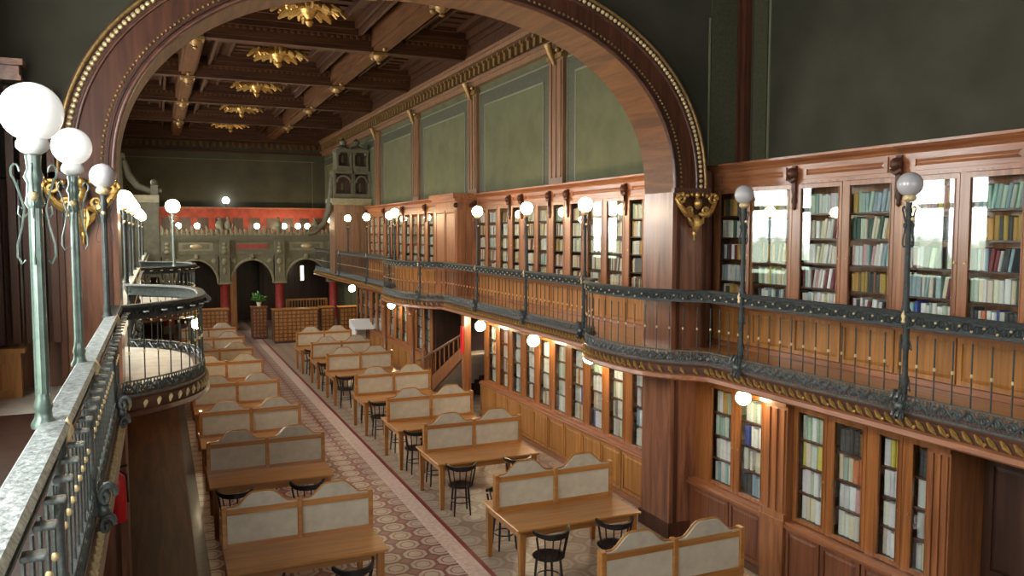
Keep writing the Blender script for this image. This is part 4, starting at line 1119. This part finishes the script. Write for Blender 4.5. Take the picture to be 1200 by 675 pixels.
m.build('spindles', OAK, t, True)
# card catalogue cabinets
dr_data = None
def catalogue(loc, w, d, h, nx, nz, label, wm, drm):
    t = thing('card_catalogue', label, 'card cabinet', loc, 'card catalogue cabinets at the far end')
    MB().box(-w / 2, w / 2, 0, d, .06, h - .04).box(-w / 2 + .04, w / 2 - .04, .04, d - .04, 0.001, .06).build('carcass', MAHX, t)
    MB().cbox(-w / 2 - .03, w / 2 + .03, -.04, d + .03, h - .04, h, .006).build('top', wm, t)
    dw, dh = (w - .06) / nx, (h - .16) / nz
    m = MB().cbox(-dw / 2 + .014, dw / 2 - .014, -.022, -.001, .014, dh - .014, .004); m.m = 1
    m.sphere((0, -.032, dh / 2), .014, 6, 4)
    base = None
    for i in range(nx):
        for j in range(nz):
            if base is None: q = base = m.build('drawer', [drm, BRASS], t)
            else: q = base.copy(); COL.objects.link(q)
            q.location = (-w / 2 + .03 + (i + .5) * dw, 0, .09 + j * dh)
    return t
catalogue((5.0, 33.0, 0), 1.75, .6, 1.36, 10, 8, 'golden oak card cabinet, largest and closest to the aisle on the right side', OAK, OAK)
catalogue((6.32, 33.4, 0), .55, .6, 1.36, 3, 8, 'narrow golden oak card cabinet just past the largest one', OAK, OAK)
catalogue((7.2, 33.2, 0), .85, .5, 1.36, 5, 7, 'orange oak card cabinet nearest the right wall', OAK, OAK)
catalogue((3.78, 34.6, 0), .62, .5, 1.36, 4, 8, 'dark brown card cabinet beside the middle archway with a plant on it', CHER, CHER)
catalogue((1.75, 33.6, 0), 1.5, .6, 1.40, 9, 8, 'wide oak card cabinet on the left side of the aisle end', OAK, OAK)
t = thing('potted_plant', 'green potted plant on the dark brown card cabinet', 'plant', (3.78, 34.8, 1.361))
MB().lathe([(.07, 0), (.1, .16), (.11, .17), (.09, .17), (.07, .15)], (0, 0, 0), 12).build('pot', POT, t, True)
lv = MB()
for k in range(34):
    a = k * 2.4; l = R.uniform(.25, .55); e = R.uniform(.25, 1.3)
    p = [(.05 * math.cos(a), .05 * math.sin(a), .15)]
    for q in (.4, .75, 1.): p.append((math.cos(a) * l * q * math.cos(e) * .8, math.sin(a) * l * q * math.cos(e) * .8, .15 + l * q * math.sin(e) + .15 * q * (1 - q)))
    lv.tube(p, [.01, .04, .04, .005], 4)
lv.build('foliage', LEAF, t, True)
t = thing('slant_top_desk', 'dark desk with a white slanted top beside the far right wall', 'desk', (6.9, 29.3, 0))
MB().box(-.45, -.39, -.4, .4, 0.001, .9).box(.39, .45, -.4, .4, 0.001, .9).box(-.39, .39, .34, .4, .1, .9).box(-.39, .39, -.4, .34, .45, .48).build('body', WHITE, t)
MB().extrude([(-.46, .9), (.46, .9), (.46, 1.2), (.3, 1.2), (-.46, .96)], 'x', -.48, .48).build('slanted_top', WHITE, t)
MB().box(-.37, .37, -.30, .33, .12, .44).build('dark_inside', DARKW, t)

# carved pavilions at both corners of the end gallery
for sg, x0, x1, lab in ((1, 6.5, XR - .01, 'tall carved cresting with two dark niches above the far right gallery'), (-1, .1, XL + .15, 'carved cresting with a sweeping scroll above the far left gallery')):
    t = thing('carved_pavilion', lab, 'carved woodwork', ((x0 + x1) / 2, 33.0, ZF))
    xa, xb = min(x0, x1), max(x0, x1)
    bm_ = MB().box(xa, xb, 32.6, 33.6, ZF + .012, 5.5)
    for k in range(3): bm_.box(xa + .1 + k * (xb - xa) / 3, xa + .05 + (k + .85) * (xb - xa) / 3, 32.56, 32.6, 3.0, 5.2)
    bm_.build('body', STONED if sg < 0 else PINK, t, **W)
    MB().box(xa - .06, xb, 32.5, 33.7, 5.5, 5.6).box(xa - .12, xb, 32.42, 33.75, 5.6, 5.76).build('cornice', STONEL, t, **W)
    cr = MB(); ni = MB()
    if sg > 0:
        for (a, b, z0, z1) in ((xa + .08, xa + .72, 5.95, 6.75), (xa + .86, xb - .1, 5.95, 6.75), (xa + .2, xa + .66, 7.05, 7.6), (xa + .86, xb - .16, 7.05, 7.6)):
            cr.box(a - .08, a, 32.6, 33.3, z0, z1).box(b, b + .08, 32.6, 33.3, z0, z1).box(a - .1, b + .1, 32.54, 33.3, z1, z1 + .12).box(a - .08, b + .08, 32.6, 33.3, z0 - .18, z0)
            ni.box(a, b, 33.0, 33.1, z0, z1)
            cr.tube([((a + b) / 2 + (b - a) * .42 * math.cos(q), 32.62, z0 + .45 + .26 * math.sin(q)) for q in [i * PI / 9 for i in range(10)]], .04, 6)
            cr.sphere(((a + b) / 2, 32.95, z0 + .28), .11, 8, 6, .7, .5, 1.8)
        cr.lathe([(.2, 7.72), (.25, 7.8), (.1, 7.9), (.16, 8.05), (.0, 8.2)], (xa + .45, 32.9, 0), 10).lathe([(.2, 7.72), (.25, 7.8), (.1, 7.9), (.16, 8.05), (.0, 8.2)], (xb - .5, 32.9, 0), 10)
        # volute sweeping down towards the middle
        cr.tube([(xa - .02, 32.9, 6.6), (xa - .05, 32.9, 6.0), (xa - .15, 32.9, 5.3), (xa - .35, 32.9, 4.75), (xa - .75, 32.9, 4.4), (xa - 1.0, 32.9, 4.32)], [.08, .12, .13, .12, .11, .06], 8)
        cr.tube([(xa - .85 + .16 * (1 - i / 14) * math.cos(i * .6), 32.85, 4.5 + .16 * (1 - i / 14) * math.sin(i * .6)) for i in range(13)], .045, 6)
        ni.build('dark_niche', DARKW, t, **W)
    else:
        cr.box(xa, xa + .45, 32.6, 33.3, 5.76, 7.1).box(xa - .02, xa + .55, 32.52, 33.3, 7.1, 7.25)
        cr.tube([(xa + .5, 32.8, 7.0), (xa + .65, 32.8, 6.5), (xa + .95, 32.8, 6.1), (xa + 1.4, 32.8, 5.92), (xa + 1.75, 32.8, 5.95)], [.12, .14, .13, .12, .1], 8)
        cr.box(xb - .28, xb - .02, 32.65, 33.2, 5.76, 6.15).sphere((xb - .15, 32.9, 6.25), .13, 8, 6)
    cr.build('carved_cresting', STONED, t, True, **W)
# ------------------------------------------------------------------ camera and render settings
F = 950.; VPX, VPY = 184., 271.
Yc = Vector((VPX - 600, -(VPY - 337.5), -F)).normalized()
h = Vector((0, -(VPY - 337.5), -F)).normalized()
Zc = Vector((1, 0, 0)).cross(h); Xc = Yc.cross(Zc)
rot = Matrix((Xc, Yc, Zc))          # camera axes expressed in the world
cam = bpy.data.cameras.new('camera'); co = bpy.data.objects.new('camera', cam); COL.objects.link(co)
cam.sensor_fit = 'HORIZONTAL'; cam.sensor_width = 36.; cam.lens = 36. * F / 1200.; cam.clip_end = 200; cam.clip_start = .05
co.matrix_world = Matrix.Translation((0, 0, 4.45)) @ rot.to_4x4()
S.camera = co
wd = bpy.data.worlds.new('world'); S.world = wd; wd.use_nodes = True
wd.node_tree.nodes['Background'].inputs[0].default_value = (.6, .7, .8, 1); wd.node_tree.nodes['Background'].inputs[1].default_value = .4
S.view_settings.view_transform = 'Standard'; S.view_settings.look = 'None'; S.view_settings.gamma = 1.; S.view_settings.use_curve_mapping = False
S.view_settings.exposure = .58
S.cycles.max_bounces = 8; S.cycles.diffuse_bounces = 5; S.cycles.glossy_bounces = 4; S.cycles.transparent_max_bounces = 16
S.cycles.sample_clamp_indirect = 4.; S.cycles.caustics_reflective = False; S.cycles.caustics_refractive = False
